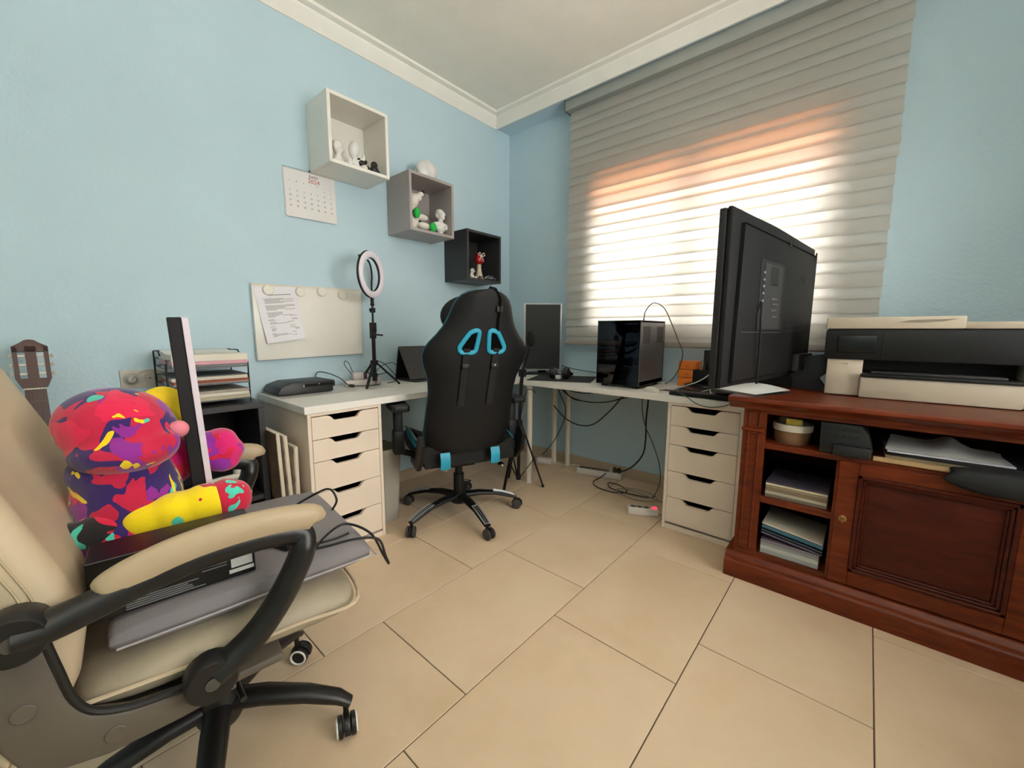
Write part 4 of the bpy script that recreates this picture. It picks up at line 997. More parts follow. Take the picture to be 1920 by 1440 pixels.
# plush dog and bust in the grey cube
zf = 1.7035; y0 = -1.191
M_pl = mat('white plush', '#dcd6cc', .9, bump=.3, bscale=120); M_gr = mat('green plush', '#23b14a', .9); M_br = mat('brown plush', '#5a2a20', .9)
DM = mv(.16, y0 + .06, .185, y0 + .082, zf, 1.15)
t = thing('plush_dog', 'white plush dog with green paws and black nose in the grey cube', 'plush toy', (.15, y0 + .06, zf))
g = G()
for c, r in (((.14, y0 + .050, zf + .05), (.038, .042, .055)), ((.15, y0 + .055, zf + .105), (.026, .026, .03)), ((.155, y0 + .050, zf + .155), (.034, .034, .040)), ((.168, y0 + .072, zf + .175), (.022, .030, .020)), ((.175, y0 + .092, zf + .192), (.016, .018, .016)), ((.17, y0 + .10, zf + .075), (.020, .042, .018)), ((.18, y0 + .105, zf + .028), (.022, .042, .020))): g.ell(c, r, 14)
g.xf(DM).obj('body', M_pl, t, world=True, mods=remesh(.004, 5))
G().ell((.180, y0 + .103, zf + .207), (.010, .010, .009), 12).xf(DM).obj('nose', M_plk, t, world=True)
G().tube(spline([(.194, y0 + .082, zf + .172), (.197, y0 + .094, zf + .178), (.193, y0 + .105, zf + .190)]), .0016, 6).xf(DM).obj('mouth', M_plk, t, world=True)
G().ell((.195, y0 + .048, zf + .085), (.018, .020, .028), 14).xf(DM).obj('paw', M_gr, t, world=True)
G().ell((.205, y0 + .150, zf + .026), (.016, .022, .026), 14).xf(DM).obj('paw', M_gr, t, world=True)
G().ell((.10, y0 + .115, zf + .090), (.016, .036, .026), 14).xf(DM).obj('ear', M_br, t, world=True)
BM = mv(.19, y0 + .222, .185, y0 + .286, zf, 1.25)
t = thing('classical_bust', 'white classical bust on a small foot in the grey cube', 'figurine', (.185, y0 + .286, zf))
G().lathe([(.001, 0), (.020, 0), (.021, .004), (.014, .010), (.012, .020), (.001, .020)], 18, T(.19, y0 + .222, zf)).xf(BM).obj('foot', M_por, t, world=True)
g = G()
for c, r, *ro in (((.19, y0 + .222, zf + .040), (.020, .030, .026)), ((.19, y0 + .222, zf + .056), (.021, .046, .017)), ((.19, y0 + .184, zf + .048), (.016, .014, .018)), ((.19, y0 + .260, zf + .048), (.016, .014, .018)), ((.191, y0 + .222, zf + .078), (.013, .013, .022)), ((.196, y0 + .226, zf + .108), (.020, .018, .025)), ((.188, y0 + .220, zf + .121), (.023, .023, .017)), ((.180, y0 + .216, zf + .108), (.016, .019, .018)), ((.214, y0 + .232, zf + .107), (.006, .005, .008)), ((.204, y0 + .228, zf + .090), (.011, .011, .009))): g.ell(c, r, 14)
g.xf(BM).obj('head_and_shoulders', M_por, t, world=True, mods=remesh(.003, 2))
# swirled vase on top of the grey cube
vz = 1.685 + .35
def vase_fn(u, v):
    a = 2 * PI * u; z = v; prof = (.020 + .055 * math.sin(min(1, z * 1.02) * PI * .86 + .30) ** .8) ; tw = a * 5 + z * 3.4
    r_ = prof * (1 + .09 * math.sin(tw))
    return (.13 + r_ * math.cos(a), -1.191 + .216 + r_ * math.sin(a), vz + .135 * z)
g = G().sheet(vase_fn, 60, 18); g.raw([(.13, -.975, vz + .0005)] + [vase_fn(k / 60, 0) for k in range(60)], [(0, k + 1, (k + 1) % 60 + 1) for k in range(60)])
solo('swirl_vase', g, M_por, 'round white swirled vase standing on top of the grey cube', 'vase')
# black cube contents
zf = 1.4475; y0 = -.724
KM = mv(.20, y0 + .045, .205, y0 + .087, zf, 1.0)
t = thing('dalmatian_figurine', 'tiny white dog figurine with black spots in the black cube', 'figurine', (.20, y0 + .045, zf))
g = G()
for c, r in (((.20, y0 + .042, zf + .024), (.016, .017, .022)), ((.205, y0 + .044, zf + .056), (.017, .019, .018)), ((.222, y0 + .046, zf + .050), (.010, .010, .008)), ((.212, y0 + .068, zf + .010), (.012, .014, .009)), ((.212, y0 + .030, zf + .008), (.013, .008, .008))): g.ell(c, r, 12)
g.xf(KM).obj('body', M_por, t, world=True, mods=remesh(.003, 3))
g = G()
for c in ((.221, y0 + .038, zf + .060), (.221, y0 + .052, zf + .060), (.231, y0 + .046, zf + .052), (.214, y0 + .040, zf + .030), (.20, y0 + .028, zf + .066), (.205, y0 + .062, zf + .060)): g.ell(c, .0038, 8)
g.xf(KM).obj('spots', M_plk, t, world=True)
KM = mv(.16, y0 + .115, .17, y0 + .192, zf, 1.35)
t = thing('red_topped_stand', 'cream flared stand topped by a red ball with a pale bow', 'ornament', (.17, y0 + .192, zf))
G().lathe([(.001, 0), (.030, 0), (.031, .006), (.022, .02), (.015, .045), (.012, .07), (.013, .085), (.001, .088)], 20, T(.16, y0 + .115, zf)).xf(KM).obj('flared_stand', mat('cream ceramic', '#cdbfa8', .45), t, world=True)
g = G(); g.ell((.16, y0 + .115, zf + .112), (.026, .028, .030), 16); g.ell((.16, y0 + .110, zf + .138), (.014, .014, .010), 12); g.xf(KM).obj('red_ball', mat('red glossy', '#b01a1e', .35), t, world=True)
g = G()
for s in (-1, 1): g.tube(spline([(.184, y0 + .108, zf + .13), (.19, y0 + .108 + s * .014, zf + .145), (.188, y0 + .108 + s * .024, zf + .132), (.184, y0 + .108, zf + .128)]), .0022, 6); g.tube(spline([(.184, y0 + .108, zf + .13), (.188, y0 + .108 + s * .01, zf + .112), (.186, y0 + .108 + s * .018, zf + .10)]), .002, 6)
g.xf(KM).obj('bow', mat('pale ribbon', '#d8cfc4', .5), t, world=True)
t = thing('toy_car', 'grey toy sports car in front in the black cube', 'toy car', (.215, y0 + .252, zf))
g = G(); g.prism([(-.055, .008), (.055, .008), (.058, .018), (.035, .023), (.018, .036), (-.022, .036), (-.042, .023), (-.058, .020)], -.022, .022, 'y', .002, T(.215, y0 + .252, zf) @ RZ(88)); g.obj('body', mat('grey car paint', '#7d8286', .25, metal=.4), t, world=True)
g = G(); g.prism([(-.036, .0235), (.028, .0235), (.016, .0345), (-.020, .0345)], -.0228, .0228, 'y', 0, T(.215, y0 + .252, zf) @ RZ(88)); g.obj('windows', M_plk, t, world=True)
for a in (-.034, .034):
    for b in (-.0225, .0225): G().lathe([(.001, -.004), (.010, -.004), (.010, .004), (.001, .004)], 14, T(.215, y0 + .252, zf) @ RZ(88) @ T(a, b, .010) @ RX(90)).obj('wheel', M_plk, t, world=True)
solo('glass_trinket', G().lathe([(.001, 0), (.016, 0), (.018, .012), (.012, .022), (.001, .024)], 14, T(.225, y0 + .155, zf)), mat('smoky trinket', '#6a6660', .2), 'small smoky trinket beside the toy car in the black cube', 'trinket')

# ------------------------------------------------------------------ things on the long desk
co = thing('game_console', 'flat black game console lying on the long desk', 'game console', (.14, -1.84, .7356))
prof = [(-1.982, .7405), (-1.990, .752), (-1.972, .780), (-1.915, .7985), (-1.705, .7985), (-1.700, .790), (-1.700, .768), (-1.712, .764), (-1.712, .7405)]
G().prism(prof, .018, .235, 'x', .003).obj('shell', mat('matt black console', '#111213', .45, var=.05), co, world=True)
G().prism([(-1.955, .7365), (-1.72, .7365), (-1.72, .742), (-1.955, .742)], .03, .225, 'x').obj('foot_plate', M_blk2, co, world=True)
G().box(.234, .2375, -1.87, -1.715, .773, .788, .001, 1).obj('disc_slot_panel', mat('gloss black', '#0a0a0b', .15), co, world=True)
G().box(.2365, .2385, -1.868, -1.864, .774, .786, .0005, 1).obj('logo_mark', mat('silver mark', '#c8c8c8', .3), co, world=True)
G().box(.2365, .2385, -1.79, -1.785, .783, .787, .0005, 1).obj('light_button', mat('silver mark', '#c8c8c8'), co, world=True)
rl = thing('ring_light', 'white ring light on a black tripod standing on the long desk', 'ring light', (.16, -1.43, .734))
RC = V((.20, -1.438, 1.392)); RN = math.radians(30)
nd = V((math.cos(RN), math.sin(RN), 0)); hd = V((-math.sin(RN), math.cos(RN), 0)); upz = V((0, 0, 1))
ring = lambda r_, o_: [RC + nd * o_ + hd * (r_ * math.cos(a)) + upz * (r_ * math.sin(a)) for a in [2 * PI * k / 40 for k in range(40)]]
G().tube(ring(.115, .006), [(.019, .010)] * 40, 12, closed=True, up=tuple(nd)).obj('diffuser_ring', mat('white diffuser plastic', '#e4dde6', .4), rl, world=True)
G().tube(ring(.115, -.006), [(.0215, .010)] * 40, 12, closed=True, up=tuple(nd)).obj('housing_ring', M_blk2, rl, world=True)
g = G(); g.cyl(RC - upz * .135, RC - upz * .165, .010); g.ell(RC - upz * .172, .012, 12); g.cyl(RC - upz * .18, RC - upz * .215, .005); g.box(-.014, .014, -.012, .012, -.014, .014, .003, 2, T(*(RC - upz * .205))); g.cyl(RC - upz * .205 - hd * .03, RC - upz * .205, .006); g.obj('ball_head', M_blk2, rl, world=True)
g = G(); g.cyl(RC - nd * .02 + upz * .10 - hd * .02, RC - nd * .055 + upz * .095 - hd * .03, .016); g.tube(spline([RC - nd * .02 + upz * .085, RC + upz * .06 - nd * .005, RC + upz * .0 + nd * .005, RC - upz * .06, RC - upz * .11]), .005, 6); g.obj('phone_clamp', M_blk2, rl, world=True)
PB = V((.185, -1.432, 0))
g = G(); g.cyl((RC.x, RC.y, 1.185), (RC.x - .002, RC.y, 1.10), .006); g.cyl((RC.x - .002, RC.y, 1.105), (PB.x, PB.y, .77), .011); g.box(-.016, .016, -.016, .016, -.03, .03, .004, 2, T(RC.x - .003, RC.y, 1.085)); g.cyl((RC.x, RC.y, 1.045), (RC.x + .02, RC.y + .05, 1.04), .005); g.box(-.015, .015, -.015, .015, -.02, .02, .004, 2, T(RC.x - .006, RC.y, 1.04)); g.obj('telescopic_pole', M_blk2, rl, world=True)
g = G(); g.lathe([(.001, .86), (.02, .86), (.024, .875), (.02, .89), (.001, .89)], 14, T(PB.x, PB.y, 0)); g.obj('leg_hub', M_blk2, rl, world=True)
g = G().lathe([(.001, .765), (.014, .765), (.014, .79), (.018, .79), (.018, .81), (.001, .81)], 14, T(PB.x, PB.y, 0)); g.obj('brace_collar', M_blk2, rl, world=True)
for a in (72, 192, 312):
    d = V((math.cos(math.radians(a)), math.sin(math.radians(a)), 0))
    e_ = PB + d * .145 + V((0, 0, .742))
    lg = G(); bar(lg, PB + d * .015 + V((0, 0, .872)), e_, .014, .010, up=(0, 0, 1)); lg.ell(e_, .008, 8)
    lg = lg.obj('leg', M_blk2, rl, world=True)
    st = G(); bar(st, PB + d * .014 + V((0, 0, .80)), PB + d * .075 + V((0, 0, .812)), .008, .004); st.obj('brace', M_blk2, lg, world=True)
st = thing('power_strip', 'white power strip with a white charger plugged in on the long desk', 'power strip', (.11, -1.50, .7356), 84)
G().box(-.085, .085, -.028, .028, 0, .036, .006).obj('body', mat('white strip plastic', '#d6cfc9', .4), st)
for k in range(3): G().lathe([(.015, .034), (.018, .038), (.020, .036)], 16, T(-.05 + .05 * k, 0, 0)).obj('outlet', mat('pale outlet', '#b9b2ac', .5), st)
G().box(-.035, .028, -.022, .022, .037, .080, .005).obj('charger', mat('white charger', '#cfc7c2', .4), st)
G().box(.030, .052, -.014, .014, .037, .075, .003).obj('dark_plug', mat('maroon plug', '#3a1c22', .5), st)
solo('white_adapter', G().box(-.014, .014, -.014, .014, 0, .05, .005, 2, T(.135, -1.385, .7342)), mat('white charger', '#cfc7c2'), 'small white adapter standing beside the power strip', 'adapter')
ts = thing('tablet', 'dark tablet in a folding case propped up on the long desk', 'tablet', (.14, -1.06, .734))
zt = .734
G().prism([(.06, zt + .225), (.066, zt + .229), (.196, zt + .016), (.190, zt + .010)], -1.182, -.90, 'y', .001).obj('screen_slab', mat('grey-black case', '#3b3838', .5, var=.05), ts, world=True)
G().prism([(.06, zt + .224), (.064, zt + .220), (.02, zt + .004), (.014, zt + .004)], -1.182, -.90, 'y').obj('back_flap', M_blk2, ts, world=True)
G().box(.012, .235, -1.178, -.90, zt + .0005, zt + .010, .002).obj('base_flap', mat('dark base', '#232224', .5), ts, world=True)
G().box(.128, .1325, -1.182, -.90, zt + .117, zt + .119).obj('fold_line', mat('pale fold', '#6b6664', .6), ts, world=True)
cable([(.10, -1.45, .80), (.08, -1.38, .875), (.06, -1.30, .86), (.07, -1.24, .80), (.09, -1.22, .76), (.12, -1.26, .739), (.14, -1.32, .738)], .0025, M_cb, 'black cable looping up behind the ring light tripod')
cable([(.12, -1.40, .80), (.10, -1.33, .845), (.09, -1.25, .86), (.08, -1.20, .83), (.07, -1.17, .82)], .002, M_cb, 'thin black cable arching towards the tablet')
cable([(.10, -1.53, .80), (.07, -1.56, .86), (.05, -1.545, .885), (.05, -1.52, .86), (.06, -1.50, .79)], .002, M_cb, 'thin black cable loop standing up behind the power strip')
g = G().tube(spline([(.03, -1.72, .80), (.02, -1.70, .825), (.05, -1.66, .82), (.10, -1.61, .79), (.14, -1.585, .755), (.15, -1.575, .745)]), .0028, 6); g.cyl((.15, -1.575, .746), (.165, -1.555, .743), .009, seg=10); g.tube(spline([(.165, -1.555, .743), (.17, -1.50, .739), (.19, -1.45, .739), (.18, -1.40, .739), (.14, -1.37, .74)]), .0028, 6)
solo('cable', g, M_cb, 'black console cable with a plug lying on the desk', 'cable')

# ------------------------------------------------------------------ corner left of the drawer unit
M_bsh = mat('black-brown shelf foil', '#252324', .45, var=.05)
bs = thing('black_shelf_unit', 'black open shelf unit carrying the letter trays beside the drawers', 'shelf', (.2, -2.29, 0))
for a, b, n in ((-2.47, -2.445, 'side_panel'), (-2.130, -2.105, 'side_panel')): G().box(.01, .40, a, b, 0, .722, .001, 1).obj(n, M_bsh, bs, world=True)
G().box(.01, .402, -2.472, -2.103, .722, .747, .001, 1).obj('top_panel', M_bsh, bs, world=True)
for z in (.04, .30): G().box(.01, .395, -2.445, -2.13, z, z + .022).obj('shelf_board', M_bsh, bs, world=True)
G().box(.01, .018, -2.445, -2.13, .04, .722).obj('back_panel', mat('black back board', '#0d0d0d', .8), bs, world=True)
lt = thing('letter_trays', 'three-tier dark wire letter tray stack on the black shelf', 'letter tray', (.19, -2.28, .747))
M_wire = mat('grey wire', '#5a5a5c', .35, metal=.7)
for k in range(3):
    z = .765 + .072 * k; x0, x1, a, b = .05, .335, -2.415, -2.135
    g = G(); g.tube([(x0, a, z), (x1, a, z), (x1, b, z), (x0, b, z)], .003, 6, closed=True); g.tube([(x0, a, z + .035), (x1 - .02, a, z + .035), (x1 - .02, b, z + .035), (x0, b, z + .035)], .0022, 6, closed=True)
    for j in range(9): y = a + (b - a) * j / 8; g.tube([(x0, y, z), (x1, y, z)], .0016, 5)
    for (cx_, cy_) in ((x0, a), (x0, b), (x1 - .02, a), (x1 - .02, b)): g.tube([(cx_, cy_, z), (cx_, cy_, z + .04)], .0025, 6)
    g.obj('tray', M_wire, lt, world=True)
M_wfr = mat('dark wire frame', '#2c2c2e', .4, metal=.5)
for cy_ in (-2.418, -2.132):
    G().tube([(.05, cy_, .747), (.05, cy_, .975), (.18, cy_, .975), (.20, cy_, .96)], .0035, 6).obj('rear_upright', M_wfr, lt, world=True)
    G().tube([(.315, cy_, .747), (.315, cy_, .93)], .0035, 6).obj('front_upright', M_wfr, lt, world=True)
G().tube([(.05, -2.418, .975), (.05, -2.132, .975)], .003, 6).obj('top_rail', M_wfr, lt, world=True)
random.seed(11)
def stack(z, items, x0=.07, x1=.345, a=-2.405, b=-2.142):
    for col, h, lab, dx, rot in items:
        c_ = V(((x0 + x1) / 2 + dx, (a + b) / 2, z)); hw_, hl = (x1 - x0) / 2, (b - a) / 2
        g = G().box(-hw_, hw_, -hl, hl, .0003, h, .0008, 1, T(*c_) @ RZ(rot))
        solo('paper_pile', g, mat('papers ' + col, col, .75, var=.06, vscale=60, stretch=(.2, .2, 12)), lab, 'papers')
        z += h
stack(.769, [('#b7ad94', .016, 'yellowish paper pile at the bottom of the lowest letter tray', .0, 1), ('#cfc8bb', .014, 'pale paper pile in the middle of the lowest letter tray', .004, -1), ('#9d958b', .010, 'greyish sheets on top of the lowest letter tray', -.01, 2)])
stack(.841, [('#a8a5a2', .005, 'thin grey sheets at the bottom of the middle letter tray', .0, -.5), ('#8e4a34', .011, 'rust-coloured folder in the middle letter tray', .004, .5), ('#c9c2b4', .014, 'cream papers on the rust folder in the middle tray', -.004, -1), ('#5f6668', .003, 'dark grey plastic sleeve on top of the middle tray', -.02, 2)])
stack(.913, [('#858a8a', .010, 'grey sheets at the bottom of the top letter tray', .0, 0), ('#cf9aa8', .015, 'pink folder in the top letter tray', .008, .4), ('#d8d1c4', .028, 'thick cream paper block on the pink folder', .008, .4)])
sheet_paper('loose_sheet', [(.06, -2.40, 0), (.20, -2.40, 0), (.20, -2.15, 0), (.06, -2.15, 0)],   .9675, lambda u, v: .010 * (1 - u), M_paper, 'loose white sheet lying at the back of the top letter tray')
# low black box with canvases leaning on the drawers
lb = solo('low_black_box', G().box(.08, .57, -2.098, -2.018, 0, .295, .003), M_bsh, 'low black box squeezed between the black shelf and the white drawers', 'box')
M_canv = mat('canvas edge', '#cfc3b0', .8, var=.05)
for k, (ya, yt, h, d0, d1, lab) in enumerate(((-2.090, -2.098, .325, .25, .52, 'picture panel leaning nearest the black shelf'), (-2.062, -2.072, .310, .22, .53, 'pale canvas leaning in the middle beside the drawers'), (-2.036, -2.034, .255, .22, .54, 'low pale canvas leaning against the white drawers'))):
    g = G().prism([(ya - .006, .297), (ya + .008, .297), (yt + .008, .295 + h), (yt - .006, .295 + h)], d0, d1, 'x', .001)
    cv = thing('canvas', lab, 'canvas', ((d0 + d1) / 2, ya, .295)); g.obj('board', M_canv, cv, world=True)
    G().prism([(ya - .0085, .300), (ya - .0062, .300), (yt - .0062, .292 + h), (yt - .0085, .292 + h)], d0 + .004, d1 - .004, 'x').obj('painted_face', mat('painted face %d' % k, ('#5c4634', '#a59a88', '#b5aa98')[k], .8, var=.5, vscale=14), cv, world=True)
g = G().lathe([(.001, 0), (.026, 0), (.028, .01), (.028, .13), (.012, .15), (.012, .165), (.001, .165)], 16, T(.33, -2.20, .322)); bo = thing('glue_bottle', 'white bottle with a red cap inside the black shelf', 'bottle', (.33, -2.20, .322)); g.obj('bottle', mat('white bottle', '#c9c5bd', .4), bo, world=True)
G().lathe([(.013, .16), (.014, .165), (.012, .20), (.004, .215), (.001, .215)], 14, T(.33, -2.20, .322)).obj('cap', mat('red cap', '#b8352c', .4), bo, world=True)
g = G(); g.tube(spline([(.36, -2.33, .33), (.36, -2.33, .40), (.36, -2.31, .42), (.36, -2.20, .42), (.36, -2.18, .40), (.36, -2.18, .33)], 4), [(.012, .012)] * 21, 8); g.tube([(.36, -2.33, .332), (.36, -2.18, .332)], .012, 8)
solo('plastic_frame', g, mat('off-white plastic', '#c4bfb2', .45), 'off-white plastic frame standing inside the black shelf', 'frame')
bn = thing('waste_bin', 'pale grey plastic bin under the desk beside the drawers', 'bin', (.40, -1.535, 0))
def rr(w, h, r=.03, n=5):
    o = []
    for cx_, cy_, a0 in ((w - r, h - r, 0), (-w + r, h - r, 90), (-w + r, -h + r, 180), (w - r, -h + r, 270)):
        for k in range(n + 1): a = math.radians(a0 + 90 * k / n); o.append((cx_ + r * math.cos(a), cy_ + r * math.sin(a)))
    return o
g = G(); rings = [(.055, .09, .0), (.066, .115, .40), (.072, .121, .402), (.072, .121, .425), (.062, .110, .425), (.050, .085, .01)]
N_ = len(rr(1, 1)); vs = []; 
for w, h, z in rings: vs += [(.40 + b, -1.535 + a, z) for a, b in rr(w, h)]
fs = [(i * N_ + k, i * N_ + (k + 1) % N_, (i + 1) * N_ + (k + 1) % N_, (i + 1) * N_ + k) for i in range(len(rings) - 1) for k in range(N_)] + [tuple(range(N_))[::-1], tuple(5 * N_ + k for k in range(N_))]
g.raw(vs, fs).obj('bucket', mat('grey bin plastic', '#9c978c', .5), bn, world=True)

# ------------------------------------------------------------------ guitar leaning in the left corner
gu = thing('guitar', 'dark brown classical guitar leaning on the blue wall behind the armchair', 'guitar', (.28, -2.765, 0))
M_gw = mat('dark rosewood', '#4a2c22', .45, var=.15, vscale=20, stretch=(1, 1, .2)); M_gt = mat('spruce top', '#b07a3e', .35, var=.08)
GM = T(.27, -2.765, .005) @ RY(-10.5) @ RZ(90) @ RX(0)          # local x across, -y out to the room, z up the neck
half = [(.0, 0.), (.10, .01), (.165, .07), (.182, .13), (.165, .20), (.125, .255), (.115, .285), (.125, .33), (.138, .38), (.125, .44), (.08, .475), (.0, .485)]
hs = spline([(a, b, 0) for a, b in half], 3); outl = [(p.x, p.y) for p in hs] + [(-p.x, p.y) for p in hs[::-1][1:-1]]
G().prism(outl, -.045, .045, 'y', .003, GM).obj('body', M_gw, gu, world=True)
G().prism([(a * .97, b * .98 + .004) for a, b in outl], -.048, -.0455, 'y', 0, GM).obj('top_board', M_gt, gu, world=True)
G().lathe([(.001, 0), (.042, 0), (.042, .001), (.001, .001)], 24, GM @ T(0, -.0485, .33) @ RX(90)).obj('sound_hole', M_rec, gu, world=True)
G().box(-.07, .07, -.058, -.048, .14, .165, .003, 2, GM).obj('bridge', M_gw, gu, world=True)
nk = G().prism([(-.031, .36), (.031, .36), (.026, .85), (-.026, .85)], -.060, -.040, 'y', .004, GM).obj('neck', M_gw, gu, world=True)
for k in range(12): G().box(-.028, .028, -.0612, -.0595, .845 - .038 * (k + 1) + .0009 * k * k, .8465 - .038 * (k + 1) + .0009 * k * k, 0, 1, GM).obj('fret', M_wire, nk, world=True)
G().box(-.027, .027, -.0635, -.058, .850, .855, .001, 1, GM).obj('nut', mat('bone nut', '#d6cbb4', .5), nk, world=True)
HM = GM @ T(0, 0, .855) @ SC(1.17, 1, 1.18) @ T(0, 0, -.855)
# slotted headstock: outer rails plus centre rail
g = G(); HT = [(-.026, .857), (-.037, .885), (-.037, .985), (-.030, .990), (-.022, .994), (-.010, 1.004), (0, 1.006), (.010, 1.004), (.022, .994), (.030, .990), (.037, .985), (.037, .885), (.026, .857)]
g.prism([(-.037, .885), (-.037, .985), (-.0265, .985), (-.0265, .885)], -.056, -.038, 'y', 0, HM); g.prism([(.037, .885), (.0265, .885), (.0265, .985), (.037, .985)], -.056, -.038, 'y', 0, HM); g.prism([(-.0115, .885), (-.0115, .985), (.0115, .985), (.0115, .885)], -.056, -.038, 'y', 0, HM)
g.prism([(-.026, .857), (-.037, .886), (.037, .886), (.026, .857)], -.056, -.038, 'y', 0, HM); g.prism([(-.037, .968), (-.036, .985), (-.022, .994), (-.010, 1.004), (0, 1.006), (.010, 1.004), (.022, .994), (.036, .985), (.037, .968)], -.056, -.038, 'y', 0, HM)
hd_ = g.obj('headstock', M_gw, gu, world=True)
for s in (-1, 1):
    for k in range(3):
        z = .90 + .028 * k
        G().cyl((s * .0115, -.047, z), (s * .0265, -.047, z), .004, seg=10, m=HM).obj('roller', mat('white roller', '#d8d4cc', .4), hd_, world=True)
        g = G(); g.cyl((s * .037, -.047, z), (s * .041, -.047, z), .0028, seg=8, m=HM); g.ell((s * .043, -.047, z), (.0035, .004, .007), 10, m=HM); g.obj('tuning_peg', mat('pearl peg', '#b8b0a4', .4), hd_, world=True)
for k in range(6): G().tube([(-.021 + .0084 * k, -.0655, .855), (-.026 + .0104 * k, -.062, .155)], .0006, 4, m=GM).obj('string', M_wire, gu, world=True)
# ------------------------------------------------------------------ things piled on the armchair (its own axes)
AM = PM[ac.name]
def A(x, y, z): return tuple(AM @ V((x, y, z)))
M_felt = mat('grey felt', '#7d7879', .95, var=.06, bump=.25, bscale=150)
def alocal(name, label, cat, x, y, z, rot=0, group=None): return thing(name, label, cat, A(x, y, z), AF + rot, group)
t = alocal('grey_cushion', 'flat grey felt cushion covering the armchair seat', 'cushion', .0, .09, .483)
slab(-.245, .228, -.235, .245, lambda u, v: .001, lambda u, v: .062 + .003 * math.sin(v * PI), 20, .16, .02).obj('pad', M_felt, t, smooth=60)
G().tube(spline([(.236, -.22, .028), (.238, 0, .03), (.236, .225, .028), (.225, .246, .03), (0, .247, .03), (-.23, .246, .03)]), .0022, 5).obj('seam', mat('pale grey thread', '#a5a0a0', .9), t)
t = alocal('black_box', 'black cardboard product box with upside-down print on the grey cushion', 'box', .145, -.035, .5485)
Mb = mat('black printed card', '#0c0c0d', .35)
G().box(-.045, .045, -.125, .125, 0, .112, .0015, 1).obj('carton', Mb, t)
FT = lambda y, z: T(.0456, y, z) @ RZ(90) @ RX(90) @ RZ(180)
g = G(); g.text('V2', .020, FT(.085, .092), 'CENTER'); g.text('IONS', .013, FT(.040, .090), 'CENTER'); 
g.obj('title_print', mat('pale print', '#c9c9c9', .6), t)
random.seed(5); g = G()
def small_line(y0_, y1_, z): g.raw([(.0456, y0_, z), (.0456, y1_, z), (.0456, y1_, z + .0022), (.0456, y0_, z + .0022)], [(0, 1, 2, 3)])
for k in range(8): small_line(.075 - random.uniform(.03, .055), .075, .076 - k * .0062)
for k in range(7): small_line(-.055 - random.uniform(.012, .035), -.045, .072 - k * .0062)
for k in range(5): small_line(-.08, .03 + random.uniform(-.02, .01), .022 - k * .0042)
g.obj('small_print', mat('dim print', '#77787a', .7), t)
G().box(.045, .0458, .082, .120, .022, .050).obj('white_label', mat('label white', '#c8c8c6', .6), t)
G().box(.045, .0458, .078, .122, .010, .018).obj('barcode_label', mat('label white', '#c8c8c6'), t)
# LED bar
t = alocal('light_bar', 'tall slim dark bar with a pale front edge standing on the armchair', 'light bar', -.070, .026, .5485)
lb0, lb1 = V((0, 0, 0)), V((-.03, -.020, .548))
g = G(); bar(g, lb0, lb1, .036, .026, up=(0, 1, 0)); g.obj('housing', mat('dark aluminium bar', '#171415', .55, spec=.25), t)
o_ = V((.006, .020, 0)); g = G(); bar(g, lb0 + o_, lb1 + o_, .034, .013, up=(0, 1, 0)); g.obj('diffuser', mat('pale lilac diffuser', '#cfc4cc', .4), t)
# charger on the cushion
t = alocal('charger_brick', 'black charger brick with its cable on the grey cushion', 'charger', .12, .165, .5485, 25)
G().box(-.03, .03, -.022, .022, 0, .028, .004).obj('brick', M_blk2, t)
G().tube(spline([(.03, .0, .012), (.06, .02, .006), (.09, .06, .005), (.10, .10, .004)]), .003, 6).obj('lead', M_cb, t)
cable([A(.20, .17, .562), A(.22, .23, .564), A(.235, .29, .566), A(.24, .345, .548), A(.245, .36, .50), A(.235, .372, .47), A(.22, .365, .49), A(.19, .345, .545), A(.14, .30, .566), A(.17, .24, .564), A(.24, .19, .568)], .0032, M_cb, 'black cable drooping over the front of the grey cushion')
cable([A(-.05, .20, .562), A(-.02, .26, .60), A(.02, .30, .625), A(.05, .31, .60), A(.04, .30, .57)], .003, M_cb, 'black cable loop sticking up at the cushion front')
# plush toy
PC_ = [('#c0133f', 0), ('#2f1560', .53), ('#8a1f8c', .58), ('#d81348', .56), ('#46c0a8', .635), ('#f0cf12', .66)]
M_p1 = splatter_mat('splatter plush crimson', PC_, 9, 1.)
M_p2 = splatter_mat('splatter plush magenta', [('#d0126a', 0), ('#8d2296', .52), ('#c8103a', .55), ('#f2c818', .69)], 11, 4.)
M_p3 = splatter_mat('splatter plush yellow', [('#f2d500', 0), ('#c3123c', .64), ('#3a1466', .68), ('#4ec6ae', .72)], 8, 9.)
M_p4 = splatter_mat('splatter plush dark', [('#191417', 0), ('#d01440', .5), ('#48bfa6', .62), ('#e9c81a', .66)], 9, 2.)
M_p5 = splatter_mat('splatter plush red toe', [('#c5103a', 0), ('#4ec6ae', .64), ('#f0cf12', .70)], 12, 6.)
t = alocal('splatter_plush', 'big plush toy in splattered crimson, purple, teal and yellow cloth', 'plush toy', -.05, -.06, .5485)
def el(name, shapes, m, par=None, vox=.007): 
    g = G()
    for c, r, *ro in shapes: g.ell(c, r, 20, rot=ro[0] if ro else None)
    return g.obj(name, m, par or t, mods=remesh(vox, 8))
el('body', [((-.03, -.045, .135), (.105, .098, .120)), ((-.03, -.055, .205), (.098, .090, .060)), ((-.02, .012, .11), (.08, .042, .09)), ((.0, -.06, .07), (.10, .09, .07))], M_p1)
hd2 = el('head', [((-.04, -.052, .305), (.110, .104, .085), RX(-12)), ((-.03, .002, .285), (.080, .055, .060)), ((.0, -.04, .255), (.10, .095, .050)), ((.045, .0, .262), (.035, .055, .022)), ((.045, .02, .275), (.03, .035, .020))], M_p1)
el('hood', [((-.105, .030, .335), (.030, .050, .045)), ((-.095, .065, .305), (.022, .030, .040))], mat('yellow plush', '#efcf2a', .9), hd2)
